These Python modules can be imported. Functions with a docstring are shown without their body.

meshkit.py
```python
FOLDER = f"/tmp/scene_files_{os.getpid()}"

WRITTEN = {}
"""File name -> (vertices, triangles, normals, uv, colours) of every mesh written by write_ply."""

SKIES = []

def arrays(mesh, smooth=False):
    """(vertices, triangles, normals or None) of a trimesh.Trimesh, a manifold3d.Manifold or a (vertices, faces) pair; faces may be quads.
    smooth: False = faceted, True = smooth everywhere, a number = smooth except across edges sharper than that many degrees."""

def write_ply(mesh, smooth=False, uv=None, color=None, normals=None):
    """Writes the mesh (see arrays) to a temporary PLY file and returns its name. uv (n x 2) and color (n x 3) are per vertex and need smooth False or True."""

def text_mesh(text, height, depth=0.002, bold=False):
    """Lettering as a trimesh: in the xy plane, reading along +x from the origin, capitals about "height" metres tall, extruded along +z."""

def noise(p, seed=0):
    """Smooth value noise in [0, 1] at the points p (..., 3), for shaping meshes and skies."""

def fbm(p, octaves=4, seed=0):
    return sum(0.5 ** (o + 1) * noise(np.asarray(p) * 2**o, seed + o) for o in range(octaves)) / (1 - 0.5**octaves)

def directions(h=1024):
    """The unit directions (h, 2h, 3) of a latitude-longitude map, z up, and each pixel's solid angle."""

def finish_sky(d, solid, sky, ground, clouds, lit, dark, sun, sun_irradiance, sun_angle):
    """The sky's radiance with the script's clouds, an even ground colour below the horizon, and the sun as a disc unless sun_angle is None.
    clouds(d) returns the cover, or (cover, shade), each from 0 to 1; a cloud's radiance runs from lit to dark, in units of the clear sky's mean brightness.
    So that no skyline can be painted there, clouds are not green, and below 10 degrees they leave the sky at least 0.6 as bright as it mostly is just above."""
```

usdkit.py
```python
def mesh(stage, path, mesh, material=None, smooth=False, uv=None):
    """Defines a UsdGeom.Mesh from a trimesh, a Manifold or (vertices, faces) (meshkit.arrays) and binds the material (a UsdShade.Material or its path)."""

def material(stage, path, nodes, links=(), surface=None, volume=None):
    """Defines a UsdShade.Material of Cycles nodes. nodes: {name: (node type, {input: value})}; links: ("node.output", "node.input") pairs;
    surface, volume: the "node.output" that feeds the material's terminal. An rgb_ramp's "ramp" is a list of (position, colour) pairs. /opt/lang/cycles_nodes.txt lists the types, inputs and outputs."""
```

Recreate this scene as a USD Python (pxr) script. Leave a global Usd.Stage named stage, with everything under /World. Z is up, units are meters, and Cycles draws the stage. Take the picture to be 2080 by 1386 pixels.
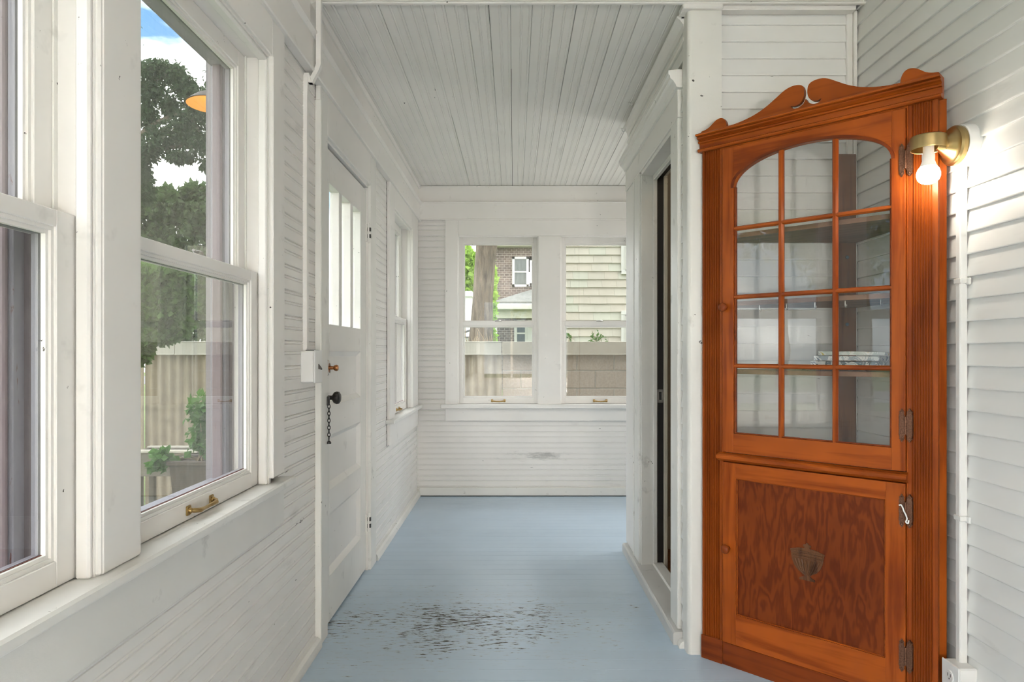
import math, random
import numpy as np, trimesh, manifold3d, usdkit, meshkit
from pxr import Usd, UsdGeom, UsdLux, UsdShade, Gf, Sdf
from trimesh.transformations import rotation_matrix as ROT

stage = Usd.Stage.CreateInMemory()
UsdGeom.SetStageUpAxis(stage, 'Z'); UsdGeom.SetStageMetersPerUnit(stage, 1.0)
UsdGeom.Xform.Define(stage, '/World'); stage.SetDefaultPrim(stage.GetPrimAtPath('/World'))
UsdGeom.Scope.Define(stage, '/World/Looks')
R = random.Random(7); NR = np.random.default_rng(7)

# ------------------------------------------------------------------ camera, sky, sun, exposure
F, EYE, CX, CY = 1400.0, 1.16, 1044.0, 717.0            # focal length and vanishing point in pixels of the 2080 x 1386 frame
cam = UsdGeom.Camera.Define(stage, '/World/camera')
cam.AddTranslateOp().Set((0, 0, EYE)); cam.AddRotateXOp().Set(90)
cam.CreateHorizontalApertureAttr(36.0); cam.CreateVerticalApertureAttr(36.0 * 1386 / 2080)
cam.CreateFocalLengthAttr(36.0 * F / 2080)
cam.CreateHorizontalApertureOffsetAttr((1040 - CX) * 36 / 2080); cam.CreateVerticalApertureOffsetAttr((CY - 693) * 36 / 2080)
cam.CreateClippingRangeAttr((0.05, 500)); cam.CreateExposureAttr(2.14)

SKY = 1.1
dome = UsdLux.DomeLight.Define(stage, '/World/sky_dome'); dome.CreateIntensityAttr(1.0)
sky_mat = usdkit.material(stage, '/World/Looks/sky', {
    'tc': ('texture_coordinate', {}), 'sx': ('separate_xyz', {}),
    'grad': ('rgb_ramp', {'ramp': [(0.0, (.26, .32, .37)), (.5, (.26, .32, .37)), (.60, (.13, .225, .34)), (.75, (.048, .135, .28)), (1.0, (.035, .10, .25))]}),
    'zr': ('map_range', {'from_min': -1.0, 'from_max': 1.0, 'to_min': 0.0, 'to_max': 1.0}),
    'mp': ('mapping', {'scale': (1.0, 1.0, 2.3), 'location': (0.9, 3.3, 2.0)}),
    'n': ('noise_texture', {'scale': 2.6, 'detail': 8, 'roughness': .55, 'distortion': .25}),
    'cr': ('rgb_ramp', {'ramp': [(0, (0, 0, 0)), (.40, (0, 0, 0)), (.52, (1, 1, 1)), (1, (1, 1, 1))]}),
    'mx': ('mix', {'color2': (1.12, 1.13, 1.15)}), 'bg': ('background_shader', {'strength': SKY})},
    [('tc.generated', 'sx.vector'), ('sx.z', 'zr.value'), ('zr.result', 'grad.fac'), ('tc.generated', 'mp.vector'), ('mp.vector', 'n.vector'),
     ('n.fac', 'cr.fac'), ('cr.color', 'mx.fac'), ('grad.color', 'mx.color1'), ('mx.color', 'bg.color')], surface='bg.background')
UsdShade.MaterialBindingAPI.Apply(dome.GetPrim()).Bind(sky_mat)
sun = UsdLux.DistantLight.Define(stage, '/World/sun'); sun.CreateIntensityAttr(6.2); sun.CreateAngleAttr(2.0); sun.CreateColorAttr((1.0, .95, .86))
sun.AddRotateXYZOp().Set((38, 0, 50))                     # shines from behind the camera, high

# ------------------------------------------------------------------ helpers
taken = {}
def numbered(parent, name):
    k = taken.get((parent, name), 0); taken[(parent, name)] = k + 1
    return f'{parent}/{name}' + (f'_{k:03d}' if k else '')
def tag(p, label=None, cat=None, group=None, kind=None):
    for k, v in (('label', label), ('category', cat), ('group', group), ('kind', kind)):
        if v: p.SetCustomDataByKey(k, v)
    return p
class T:                                                  # a thing (or part): its path and its local-to-world matrix
    def __init__(s, path, M): s.path, s.M, s.I = path, M, np.linalg.inv(M); s.p = stage.GetPrimAtPath(path)
def thing(name, label, cat, loc=(0, 0, 0), rz=0.0, group=None, kind=None):
    path = numbered('/World', name); x = UsdGeom.Xform.Define(stage, path)
    x.AddTranslateOp().Set(tuple(map(float, loc)))
    if rz: x.AddRotateZOp().Set(rz)
    M = np.eye(4); M[:3, 3] = loc; M = M @ ROT(math.radians(rz), [0, 0, 1])
    t = T(path, M); tag(t.p, label, cat, group, kind); return t
def V(m):
    if hasattr(m, 'to_mesh'): q = m.to_mesh(); return trimesh.Trimesh(q.vert_properties[:, :3].astype(float), q.tri_verts, process=False)
    return m
def join(*ms):
    out = []
    for m in ms: out += m if isinstance(m, (list, tuple)) else [m]
    return trimesh.util.concatenate([V(m) for m in out])
def obj(name, m, mat, parent=None, label=None, smooth=False, kind=None, local=False, cat=None, group=None):
    """one Mesh prim under parent (mesh given in world coordinates unless local) or under /World"""
    if isinstance(m, (list, tuple)): m = join(*m)
    m = V(m).copy(); M = parent.M if parent else np.eye(4)
    if parent is not None and not local: m.apply_transform(parent.I)
    if parent is None:                                    # top-level mesh: its origin at its base
        lo, hi = m.bounds; c = np.array([(lo[0] + hi[0]) / 2, (lo[1] + hi[1]) / 2, lo[2]])
        m.apply_translation(-c); M = np.eye(4); M[:3, 3] = c
    path = numbered(parent.path if parent else '/World', name)
    u = usdkit.mesh(stage, path, m, MAT[mat] if isinstance(mat, str) else mat, smooth=smooth)
    if parent is None: u.AddTranslateOp().Set(tuple(map(float, M[:3, 3])))
    tag(u.GetPrim(), label, cat, group, kind)
    return T(path, M)
def at(px, py, D): return np.array([(px - CX) / F * D, D, EYE - (py - CY) / F * D])   # measures a point of the photograph at depth D
def box(x0, x1, y0, y1, z0, z1, c=0.0):
    lo = np.minimum((x0, y0, z0), (x1, y1, z1)); hi = np.maximum((x0, y0, z0), (x1, y1, z1))
    if c <= 0:
        m = trimesh.creation.box(hi - lo); m.apply_translation((lo + hi) / 2); return m
    c = min(c, *(0.45 * (hi - lo))); pts = []
    for sx in (0, 1):
        for sy in (0, 1):
            for sz in (0, 1):
                b = np.where([sx, sy, sz], hi, lo); d = np.where([sx, sy, sz], -c, c)
                for k in range(3): q = b + d; q[k] = b[k]; pts.append(q)
    return trimesh.convex.convex_hull(np.array(pts))
def hull(p): return trimesh.convex.convex_hull(np.asarray(p, float))
def ext(polys, axis, a, b, holes=()):
    """extrude a polygon: axis 'x' takes (y,z) points, 'y' takes (x,z), 'z' takes (x,y)"""
    if not isinstance(polys[0][0], (list, tuple, np.ndarray)): polys = [polys]
    cs = manifold3d.CrossSection([np.asarray(p, float) for p in polys], manifold3d.FillRule.EvenOdd)
    m = V(cs.extrude(float(b - a)))
    P = {'x': [[0, 0, 1], [1, 0, 0], [0, 1, 0]], 'y': [[1, 0, 0], [0, 0, 1], [0, 1, 0]], 'z': np.eye(3)}[axis]
    Mx = np.eye(4); Mx[:3, :3] = P; Mx['xyz'.index(axis), 3] = a
    m.apply_transform(Mx); return m
def lathe(prof, at_=(0, 0, 0), axis='z', n=32):
    m = trimesh.creation.revolve(np.asarray(prof, float), sections=n)
    A = {'z': np.eye(4), 'x': ROT(math.pi / 2, [0, 1, 0]), '-x': ROT(-math.pi / 2, [0, 1, 0]), 'y': ROT(-math.pi / 2, [1, 0, 0]), '-y': ROT(math.pi / 2, [1, 0, 0]), '-z': ROT(math.pi, [1, 0, 0])}[axis]
    m.apply_transform(A); m.apply_translation(at_); return m
def tube(pts, r, n=10, closed=False):
    pts = np.asarray(pts, float); N = len(pts); r = np.broadcast_to(r, N)
    t = np.gradient(pts, axis=0) if not closed else np.roll(pts, -1, 0) - np.roll(pts, 1, 0)
    t /= np.maximum(np.linalg.norm(t, axis=1, keepdims=True), 1e-9)
    u = np.cross(t[0], [0, 0, 1.0]); u = u if np.linalg.norm(u) > .1 else np.cross(t[0], [1.0, 0, 0]); u /= np.linalg.norm(u)
    rings = []
    for i in range(N):
        u = u - t[i] * (u @ t[i]); u /= np.linalg.norm(u); w = np.cross(t[i], u)
        a = np.arange(n) * 2 * math.pi / n
        rings.append(pts[i] + r[i] * (np.cos(a)[:, None] * u + np.sin(a)[:, None] * w))
    v = np.vstack(rings); f = []
    for i in range(N if closed else N - 1):
        j = (i + 1) % N
        for k in range(n): l = (k + 1) % n; f += [[i * n + k, i * n + l, j * n + l], [i * n + k, j * n + l, j * n + k]]
    if not closed:
        v = np.vstack([v, pts[0], pts[-1]])
        for k in range(n): l = (k + 1) % n; f += [[len(v) - 2, l, k], [len(v) - 1, (N - 1) * n + k, (N - 1) * n + l]]
    return trimesh.Trimesh(v, np.array(f), process=False)
def arc(c, r, a0, a1, n, plane='xz'):
    a = np.radians(np.linspace(a0, a1, n)); z = np.zeros(n)
    d = {'xz': (np.cos(a), z, np.sin(a)), 'xy': (np.cos(a), np.sin(a), z), 'yz': (z, np.cos(a), np.sin(a))}[plane]
    return np.array(c) + r * np.stack(d, 1)

# ------------------------------------------------------------------ materials
MAT = {}
def mat(name, nodes, links=(), surface='p.BSDF'): MAT[name] = usdkit.material(stage, '/World/Looks/' + name, nodes, links, surface=surface); return MAT[name]
def plain(name, col, rough=.5, metal=0.0, spec=.5, bump=0.0, scale=60, var=0.0, **kw):
    n = {'p': ('principled_bsdf', {'base_color': col, 'roughness': rough, 'metallic': metal, 'specular_ior_level': spec, **kw})}; l = []
    if bump or var:
        n['tc'] = ('texture_coordinate', {}); n['n'] = ('noise_texture', {'scale': scale, 'detail': 4}); l += [('tc.object', 'n.vector')]
    if bump: n['b'] = ('bump', {'strength': bump, 'distance': .004}); l += [('n.fac', 'b.height'), ('b.normal', 'p.normal')]
    if var:
        n['r'] = ('rgb_ramp', {'ramp': [(.3, tuple(c * (1 - var) for c in col)), (.7, tuple(min(1, c * (1 + var)) for c in col))]}); l += [('n.fac', 'r.fac'), ('r.color', 'p.base_color')]
    return mat(name, n, l)
def paint(name, col, rough=.42, chip=.0, dirt=.12, chipcol=(.05, .042, .035), chipscale=38, stretch=(1, 1, 1), bump=.10, smudge=None):
    """oil paint over old wood: faint brush relief, sparse scuffs and chips"""
    th = .80 - chip
    xn, xl = {}, [('sc.color', 'ch.color1')]
    if smudge:                                            # a rubbed grey mark at one place on the wall
        c, r = smudge
        xn = {'so': ('mapping', {'location': tuple(-v for v in c)}), 'ss': ('mapping', {'scale': tuple(1 / v for v in r)}), 'sl': ('vector_math', {'math_type': 'length'}), 'sf': ('map_range', {'from_min': .2, 'from_max': 1.0, 'to_min': .13, 'to_max': -.25, 'clamp': True}),
              'sn': ('noise_texture', {'scale': 16, 'detail': 6, 'roughness': .7}), 'sa': ('math', {'math_type': 'add'}), 'sq': ('rgb_ramp', {'ramp': [(.56, (0, 0, 0)), (.74, (.8, .8, .8))]}), 'sx': ('mix', {'color2': (.40, .39, .37)})}
        xl = [('g.position', 'so.vector'), ('so.vector', 'ss.vector'), ('ss.vector', 'sl.vector1'), ('sl.value', 'sf.value'), ('m.vector', 'sn.vector'), ('sn.fac', 'sa.value1'), ('sf.result', 'sa.value2'), ('sa.value', 'sq.fac'), ('sq.color', 'sx.fac'), ('sc.color', 'sx.color1'), ('sx.color', 'ch.color1')]
    return mat(name, {**xn,
        'g': ('geometry', {}), 'm': ('mapping', {'scale': stretch}),
        'big': ('noise_texture', {'scale': 2.2, 'detail': 3}), 'fine': ('noise_texture', {'scale': chipscale, 'detail': 5, 'roughness': .65}),
        'sm': ('noise_texture', {'scale': 9, 'detail': 4, 'roughness': .6}),
        'tone': ('rgb_ramp', {'ramp': [(.3, tuple(c * (1 - dirt * .5) for c in col)), (.62, col)]}),
        'sr': ('rgb_ramp', {'ramp': [(.64, (0, 0, 0)), (.74, (dirt * 2, dirt * 2, dirt * 2))]}),
        'sc': ('mix', {'color2': (.30, .285, .26)}),
        'add': ('math', {'math_type': 'multiply_add', 'value2': .22, 'value3': 0.0}),
        'cr': ('rgb_ramp', {'ramp': [(0, (0, 0, 0)), (th, (0, 0, 0)), (th + .02, (1, 1, 1)), (1, (1, 1, 1))]}),
        'ch': ('mix', {'color2': chipcol}),
        'b': ('bump', {'strength': bump, 'distance': .003}),
        'p': ('principled_bsdf', {'roughness': rough, 'specular_ior_level': .4})},
        [('g.position', 'm.vector'), ('g.position', 'big.vector'), ('m.vector', 'fine.vector'), ('m.vector', 'sm.vector'), ('big.fac', 'tone.fac'),
         ('sm.fac', 'sr.fac'), ('sr.color', 'sc.fac'), ('tone.color', 'sc.color1'),
         ('big.fac', 'add.value1'), ('fine.fac', 'add.value3'), ('add.value', 'cr.fac'), ('cr.color', 'ch.fac'), ('ch.color', 'p.base_color'),
         ('fine.fac', 'b.height'), ('b.normal', 'p.normal')] + xl)
WHITE = (.85, .825, .79)
paint('white_trim', WHITE, chip=-.02, dirt=.10)
paint('white_board', WHITE, chip=-.03, dirt=.14, stretch=(1, .25, 1), rough=.40)
paint('white_far', WHITE, chip=-.03, dirt=.14, stretch=(.25, 1, 1), rough=.40, smudge=((.18, 5.58, .33), (.62, 1.0, .10)))
paint('white_ceiling', (.88, .855, .81), chip=-.05, dirt=.10, stretch=(1, .15, 1), rough=.5)
paint('white_siding', (.84, .835, .815), chip=-.04, dirt=.08, stretch=(.3, .3, 1), rough=.45)
paint('white_worn', (.82, .805, .765), chip=-.014, dirt=.22, chipscale=30, bump=.25)
paint('white_sill', (.82, .805, .77), chip=.0, dirt=.16, chipscale=26, rough=.35)
paint('step_paint', (.62, .61, .585), chip=.02, dirt=.3, chipscale=30, bump=.2)
paint('mauve', (.225, .21, .25), chip=.0, dirt=.3, chipscale=60, chipcol=(.12, .03, .025), stretch=(1, 1, .2))
paint('mauve_dark', (.14, .115, .13), chip=.0, dirt=.3, chipscale=60, chipcol=(.14, .04, .03), stretch=(1, 1, .2))
paint('mauve_pink', (.215, .16, .18), chip=.0, dirt=.3, chipscale=60, chipcol=(.14, .04, .03), stretch=(1, 1, .2))
plain('backing', (.05, .047, .042), .9)
plain('dark_gap', (.012, .010, .009), .6, bump=.5, scale=40)
plain('plastic_white', (.80, .79, .765), .35); plain('plate_white', (.86, .855, .84), .3)
plain('black_iron', (.015, .013, .012), .38, spec=.6); plain('slot', (.10, .09, .08), .6)
plain('brass', (.62, .44, .17), .30, 1.0, bump=.05, scale=200); plain('brass_old', (.40, .27, .11), .36, 1.0, bump=.15, scale=120)
plain('brass_satin', (.44, .32, .145), .33, 1.0)
plain('copper_dark', (.17, .082, .05), .5, .85, bump=.4, scale=260, var=.35); plain('copper', (.46, .20, .08), .36, 1.0, bump=.25, scale=150, var=.25)
plain('steel', (.55, .54, .52), .35, 1.0); plain('putty', (.16, .05, .035), .7)
plain('screw_blue', (.12, .17, .22), .4, .6)
def glass_mat(name, tint, haze=.0):
    return mat(name, {'f': ('fresnel', {'IOR': 1.5}), 't': ('transparent_bsdf', {'color': tint}), 'g': ('glossy_bsdf', {'color': (1, 1, 1), 'roughness': 0.0}),
        'd': ('diffuse_bsdf', {'color': (.8, .8, .78)}), 'tc': ('geometry', {}), 'mp': ('mapping', {'scale': (1, 1, .25)}), 'n': ('noise_texture', {'scale': 60, 'detail': 6}),
        'bf': ('geometry', {}), 'inv': ('math', {'math_type': 'subtract', 'value1': 1.0}), 'front': ('math', {'math_type': 'multiply'}), 'two': ('math', {'math_type': 'multiply', 'value2': 1.7, 'use_clamp': True}),
        'r': ('rgb_ramp', {'ramp': [(.4, (haze * .5,) * 3), (.75, (haze * 1.6,) * 3)]}), 'm0': ('mix_closure', {}), 'm': ('mix_closure', {})},
        [('tc.position', 'mp.vector'), ('mp.vector', 'n.vector'), ('n.fac', 'r.fac'), ('r.color', 'm0.fac'), ('t.BSDF', 'm0.closure1'), ('d.BSDF', 'm0.closure2'),
         ('bf.backfacing', 'inv.value2'), ('f.fac', 'front.value1'), ('inv.value', 'front.value2'), ('front.value', 'two.value1'), ('two.value', 'm.fac'), ('m0.closure', 'm.closure1'), ('g.BSDF', 'm.closure2')], surface='m.closure')
glass_mat('window_glass', (.95, .96, .95), .02); glass_mat('dusty_glass', (.94, .95, .93), .036); glass_mat('cabinet_glass', (.985, .99, .985), .008); glass_mat('clear_glass', (.97, .98, .97), 0.0)

# blue painted porch floor with worn patches that show grey wood
mat('floor_blue', {
    'g': ('geometry', {}), 'oi': ('object_info', {}),
    'mp': ('mapping', {'scale': (2.2, 8, 1)}), 'n': ('noise_texture', {'scale': 9.5, 'detail': 9, 'roughness': .68}),
    'mc': ('mapping', {'location': (.27, -2.96, 0)}), 'mcs': ('mapping', {'scale': (.92, 1.7, 0)}), 'len': ('vector_math', {'math_type': 'length'}),
    'mask': ('map_range', {'from_min': 0.25, 'from_max': 1.05, 'to_min': .112, 'to_max': -.075, 'clamp': True}),
    'big': ('noise_texture', {'scale': 4.5, 'detail': 4}),
    'sum': ('math', {'math_type': 'add'}), 'sum2': ('math', {'math_type': 'multiply_add', 'value2': .30}),
    'cr': ('rgb_ramp', {'ramp': [(0, (0, 0, 0)), (.815, (0, 0, 0)), (.835, (1, 1, 1)), (1, (1, 1, 1))]}),
    'pale': ('rgb_ramp', {'ramp': [(.72, (0, 0, 0)), (.80, (.55, .55, .55)), (1, (.55, .55, .55))]}),
    'tone': ('rgb_ramp', {'ramp': [(.25, (.45, .565, .68)), (.7, (.49, .605, .72))]}),
    'hs': ('hsv', {}), 'val': ('map_range', {'to_min': .98, 'to_max': 1.02}),
    'mx0': ('mix', {'color2': (.40, .43, .44)}), 'mx': ('mix', {'color2': (.075, .068, .058)}),
    'b': ('bump', {'strength': .25, 'distance': .002}), 'b2n': ('noise_texture', {'scale': 14, 'detail': 3}),
    'rr': ('map_range', {'to_min': .33, 'to_max': .7}),
    'p': ('principled_bsdf', {'roughness': .36, 'specular_ior_level': .5})},
    [('g.position', 'mp.vector'), ('mp.vector', 'n.vector'), ('g.position', 'mc.vector'), ('mc.vector', 'mcs.vector'), ('mcs.vector', 'len.vector1'), ('len.value', 'mask.value'),
     ('g.position', 'big.vector'), ('n.fac', 'sum.value1'), ('mask.result', 'sum.value2'), ('big.fac', 'sum2.value1'), ('sum.value', 'sum2.value3'), ('sum2.value', 'cr.fac'), ('sum2.value', 'pale.fac'),
     ('big.fac', 'tone.fac'), ('oi.random', 'val.value'), ('val.result', 'hs.value'), ('tone.color', 'hs.color'), ('hs.color', 'mx0.color1'), ('pale.color', 'mx0.fac'),
     ('mx0.color', 'mx.color1'), ('cr.color', 'mx.fac'), ('mx.color', 'p.base_color'), ('cr.color', 'rr.value'), ('rr.result', 'p.roughness'),
     ('mp.vector', 'b2n.vector'), ('b2n.fac', 'b.height'), ('b.normal', 'p.normal')])

def wood(name, light, dark, scale, rough=.33, ring=16, mix=.75, coat=.10):
    """orange shellacked fir; scale stretches the grain in the part's own coordinates"""
    return mat(name, {
        'tc': ('texture_coordinate', {}), 'oi': ('object_info', {}), 'off': ('vector_math', {'math_type': 'add'}), 'osc': ('combine_xyz', {'x': 3.0, 'y': 1.0, 'z': 2.0}), 'om': ('vector_math', {'math_type': 'scale'}),
        'mp': ('mapping', {'scale': scale}), 'n': ('noise_texture', {'scale': 1.0, 'detail': 3, 'roughness': .5, 'distortion': .3}),
        'mul': ('math', {'math_type': 'multiply', 'value2': float(ring)}), 'sn': ('math', {'math_type': 'sine'}), 'mr': ('map_range', {'from_min': -1.0, 'from_max': 1.0}),
        'fn': ('noise_texture', {'scale': 12.0, 'detail': 4}), 'cb': ('mix', {'fac': .35}),
        'rmp': ('rgb_ramp', {'ramp': [(.1, dark), (.75, light)]}), 'bl': ('noise_texture', {'scale': 5.0, 'detail': 2}), 'blr': ('rgb_ramp', {'ramp': [(.3, (.70, .64, .60)), (.6, (1, 1, 1))]}),
        'mm': ('mix', {'mix_type': 'multiply', 'fac': .8}),
        'b': ('bump', {'strength': .08, 'distance': .002}),
        'p': ('principled_bsdf', {'roughness': rough, 'coat_weight': coat, 'coat_roughness': .2, 'specular_ior_level': .22})},
        [('oi.random', 'om.scale'), ('osc.vector', 'om.vector1'), ('tc.object', 'off.vector1'), ('om.vector', 'off.vector2'), ('off.vector', 'mp.vector'), ('mp.vector', 'n.vector'), ('n.fac', 'mul.value1'), ('mul.value', 'sn.value1'),
         ('sn.value', 'mr.value'), ('mp.vector', 'fn.vector'), ('mr.result', 'cb.color1'), ('fn.fac', 'cb.color2'), ('cb.color', 'rmp.fac'), ('off.vector', 'bl.vector'), ('bl.fac', 'blr.fac'),
         ('rmp.color', 'mm.color1'), ('blr.color', 'mm.color2'), ('mm.color', 'p.base_color'), ('fn.fac', 'b.height'), ('b.normal', 'p.normal')])
LO, DK = (.385, .084, .0085), (.225, .038, .0035)
wood('wood_v', LO, DK, (22, 22, 1.6)); wood('wood_h', LO, DK, (1.8, 22, 22)); wood('wood_dark_h', (.225, .042, .005), (.13, .021, .003), (1.8, 22, 22), rough=.4)
wood('wood_flute', (.31, .064, .007), (.22, .042, .0045), (40, 40, 1.6), rough=.34)
wood('wood_ply', (.195, .038, .0048), (.118, .019, .0024), (17, 17, 4.2), ring=44, rough=.45, coat=.0)
wood('wood_old', (.27, .125, .065), (.15, .065, .032), (22, 22, 1.6), rough=.6, coat=0); wood('wood_carved', (.15, .065, .028), (.06, .025, .012), (30, 30, 4), rough=.45, coat=.1)
wood('wood_shelf', (.24, .13, .08), (.15, .08, .05), (3, 22, 22), rough=.5, coat=0)
wood('wood_floor', (.42, .17, .05), (.28, .10, .03), (2, 20, 20), rough=.3)

# ------------------------------------------------------------------ boards
BP = .088                                                 # pitch of the beaded boards
def bead_profile(w, t=.012, g=.0022, q=.0028):
    """cross-section (across, out) of one board: a bead at its edge and one down its middle"""
    p = [(0, -t), (0, -g), (g, 0)]
    if w < .03: return p + [(w - .001, 0), (w - .0005, -g), (w - .0005, -t)]
    def bead(c): return [(c - .0062, 0), (c - .0048, -q), (c - .0036, -.0010), (c, .0006), (c + .0036, -.0010), (c + .0048, -q), (c + .0062, 0)]
    p += bead(w * .5) + bead(w - .0075)[:-1] + [(w - .0018, -.0008), (w - .0005, -g), (w - .0005, -t)]
    return p
def board_x(x0, x1, z0, w, yf, sgn):                      # runs along x, faces sgn*y
    return ext([(yf + sgn * o, z0 + a) for a, o in bead_profile(w, q=.0022, g=.0014)], 'x', x0, x1)
def board_y(y0, y1, z0, w, xf, sgn): return ext([(xf + sgn * o, z0 + a) for a, o in bead_profile(w)], 'y', y0, y1)
def clap(a0, a1, z0, pitch, face, sgn, along):
    """one lapped board: thick lower edge, thin top, out of the wall plane 'face' towards sgn"""
    pr = [(0, -.004), (.0125, -.004), (.0135, -.002), (.0135, .0005), (.002, pitch + .010), (0, pitch + .010)]
    return ext([(face + sgn * o, z0 + a) for o, a in pr], along, a0, a1)

XL, XP, XR, YP, YA, YF, CEIL = -.785, .655, 1.345, 2.645, 2.70, 5.58, 2.511
XR2 = 3.2                                                 # porch carried round the corner out of view, to let light into the passage
YB = -4.2                                                 # rear end of the porch, out of view, set back for the added lamps
ZS, ZO = .745, 2.09                                       # window stool top and head

# ------------------------------------------------------------------ shell
fl = thing('floor', 'blue painted porch floor of narrow crosswise planks, worn to bare wood near the left door', 'floor', kind='structure')
pw = .083; k = 0; y = YB
obj('subfloor', [box(XL - .17, XR + .2, YB - .1, 4.06, -.12, -.024), box(XL - .17, XR2 + .16, 4.06, YF + .15, -.12, -.024)], 'backing', fl)
while y < YF:
    y1 = min(y + pw, YF)
    gp = R.choice([.0001, .0001, .0002, .0004])
    xe = XR2 if y > 4.0 else XR + .01
    obj('plank', ext([(y + gp, -.022), (y + gp, -.0007), (y + gp + .0008, 0), (y1 - gp - .0008, 0), (y1 - gp, -.0007), (y1 - gp, -.022)], 'x', XL - .012, xe), 'floor_blue', fl)
    y += pw

LEFT_WINDOWS = [(-3.08, -2.33), (-2.18, -1.43), (-1.28, -.53), (-.38, .37), (.52, 1.27), (1.42, 2.17)]  # all but the last two are out of view, placed to let daylight in
WIN3 = (4.41, 5.18); FARW = [(-.458, .203), (.371, 1.03), (1.20, 1.86), (2.03, 2.69)]  # the last two far windows are unseen, placed to light the passage
DOOR1 = (2.832, 3.676, 2.04)
def pierced(a0, a1, z0, z1, openings):
    """rectangles that fill a wall around its openings (a0, a1, z0, z1)"""
    cuts = sorted({a0, a1, *[min(max(c, a0), a1) for o in openings for c in o[:2]]}); out = []
    for p, q in zip(cuts, cuts[1:]):
        z = z0
        for o in sorted((o for o in openings if o[0] <= p + 1e-6 and o[1] >= q - 1e-6), key=lambda o: o[2]):
            if o[2] > z: out.append((p, q, z, o[2]))
            z = o[3]
        if z < z1: out.append((p, q, z, z1))
    return out
wl = thing('wall_left', 'long white beadboard wall of the porch on the left, with windows and the porch door', 'wall', (XL, 1.7, 0), kind='structure')
wide = lambda o: [(a - .02, b + .02, c - .03 if c else c, d + .02) for a, b, c, d in o]
ops = [(a, b, ZS, ZO) for a, b in LEFT_WINDOWS + [WIN3]] + [(DOOR1[0], DOOR1[1], 0, DOOR1[2])]
obj('wall_core', [box(XL - .165, XL - .0125, p, q, a, b) for p, q, a, b in pierced(YB, YF + .15, -.1, 2.72, wide(ops))], 'backing', wl)
def fill_boards(a0, a1, z0, z1, blocked, make, ref=.587):
    zs_ = [z0] + [z for z in (ref + BP * k for k in range(-9, 30)) if z0 + .02 < z < z1 - .02] + [z1]
    for z, zn in zip(zs_, zs_[1:]):
        w = zn - z; runs, zc = [(a0, a1)], z + w / 2
        for b in blocked:
            if b[2] < zc < b[3]: runs = [r for p, q in runs for r in ((p, min(q, b[0])), (max(p, b[1]), q)) if r[1] - r[0] > .01]
        for p, q in runs: make(p, q, z, w)
blk = [(YB, 2.295, .587, 3), (2.72, 3.83, 0, 3), (4.243, 5.54, .587, 3)]
fill_boards(YB, YF, .03, 2.24, blk, lambda p, q, z, w: obj('bead_board', board_y(p, q, z, w, XL, 1), 'white_board', wl))

wf = thing('wall_far', 'white beadboard end wall of the porch under and beside the two far windows', 'wall', (.28, YF, 0), kind='structure')
opf = [(a, b, ZS, ZO + .02) for a, b in FARW]
obj('wall_core', [box(p, q, YF + .0125, YF + .165, a, b) for p, q, a, b in pierced(XL - .165, XR2 + .16, -.1, 2.72, wide(opf))], 'backing', wf)
fill_boards(XL, XR2, .03, 2.24, [(-.556, 2.85, .612, 3)], lambda p, q, z, w: obj('bead_board', board_x(p, q, z, w, YF, -1), 'white_far', wf), ref=.612)

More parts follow.
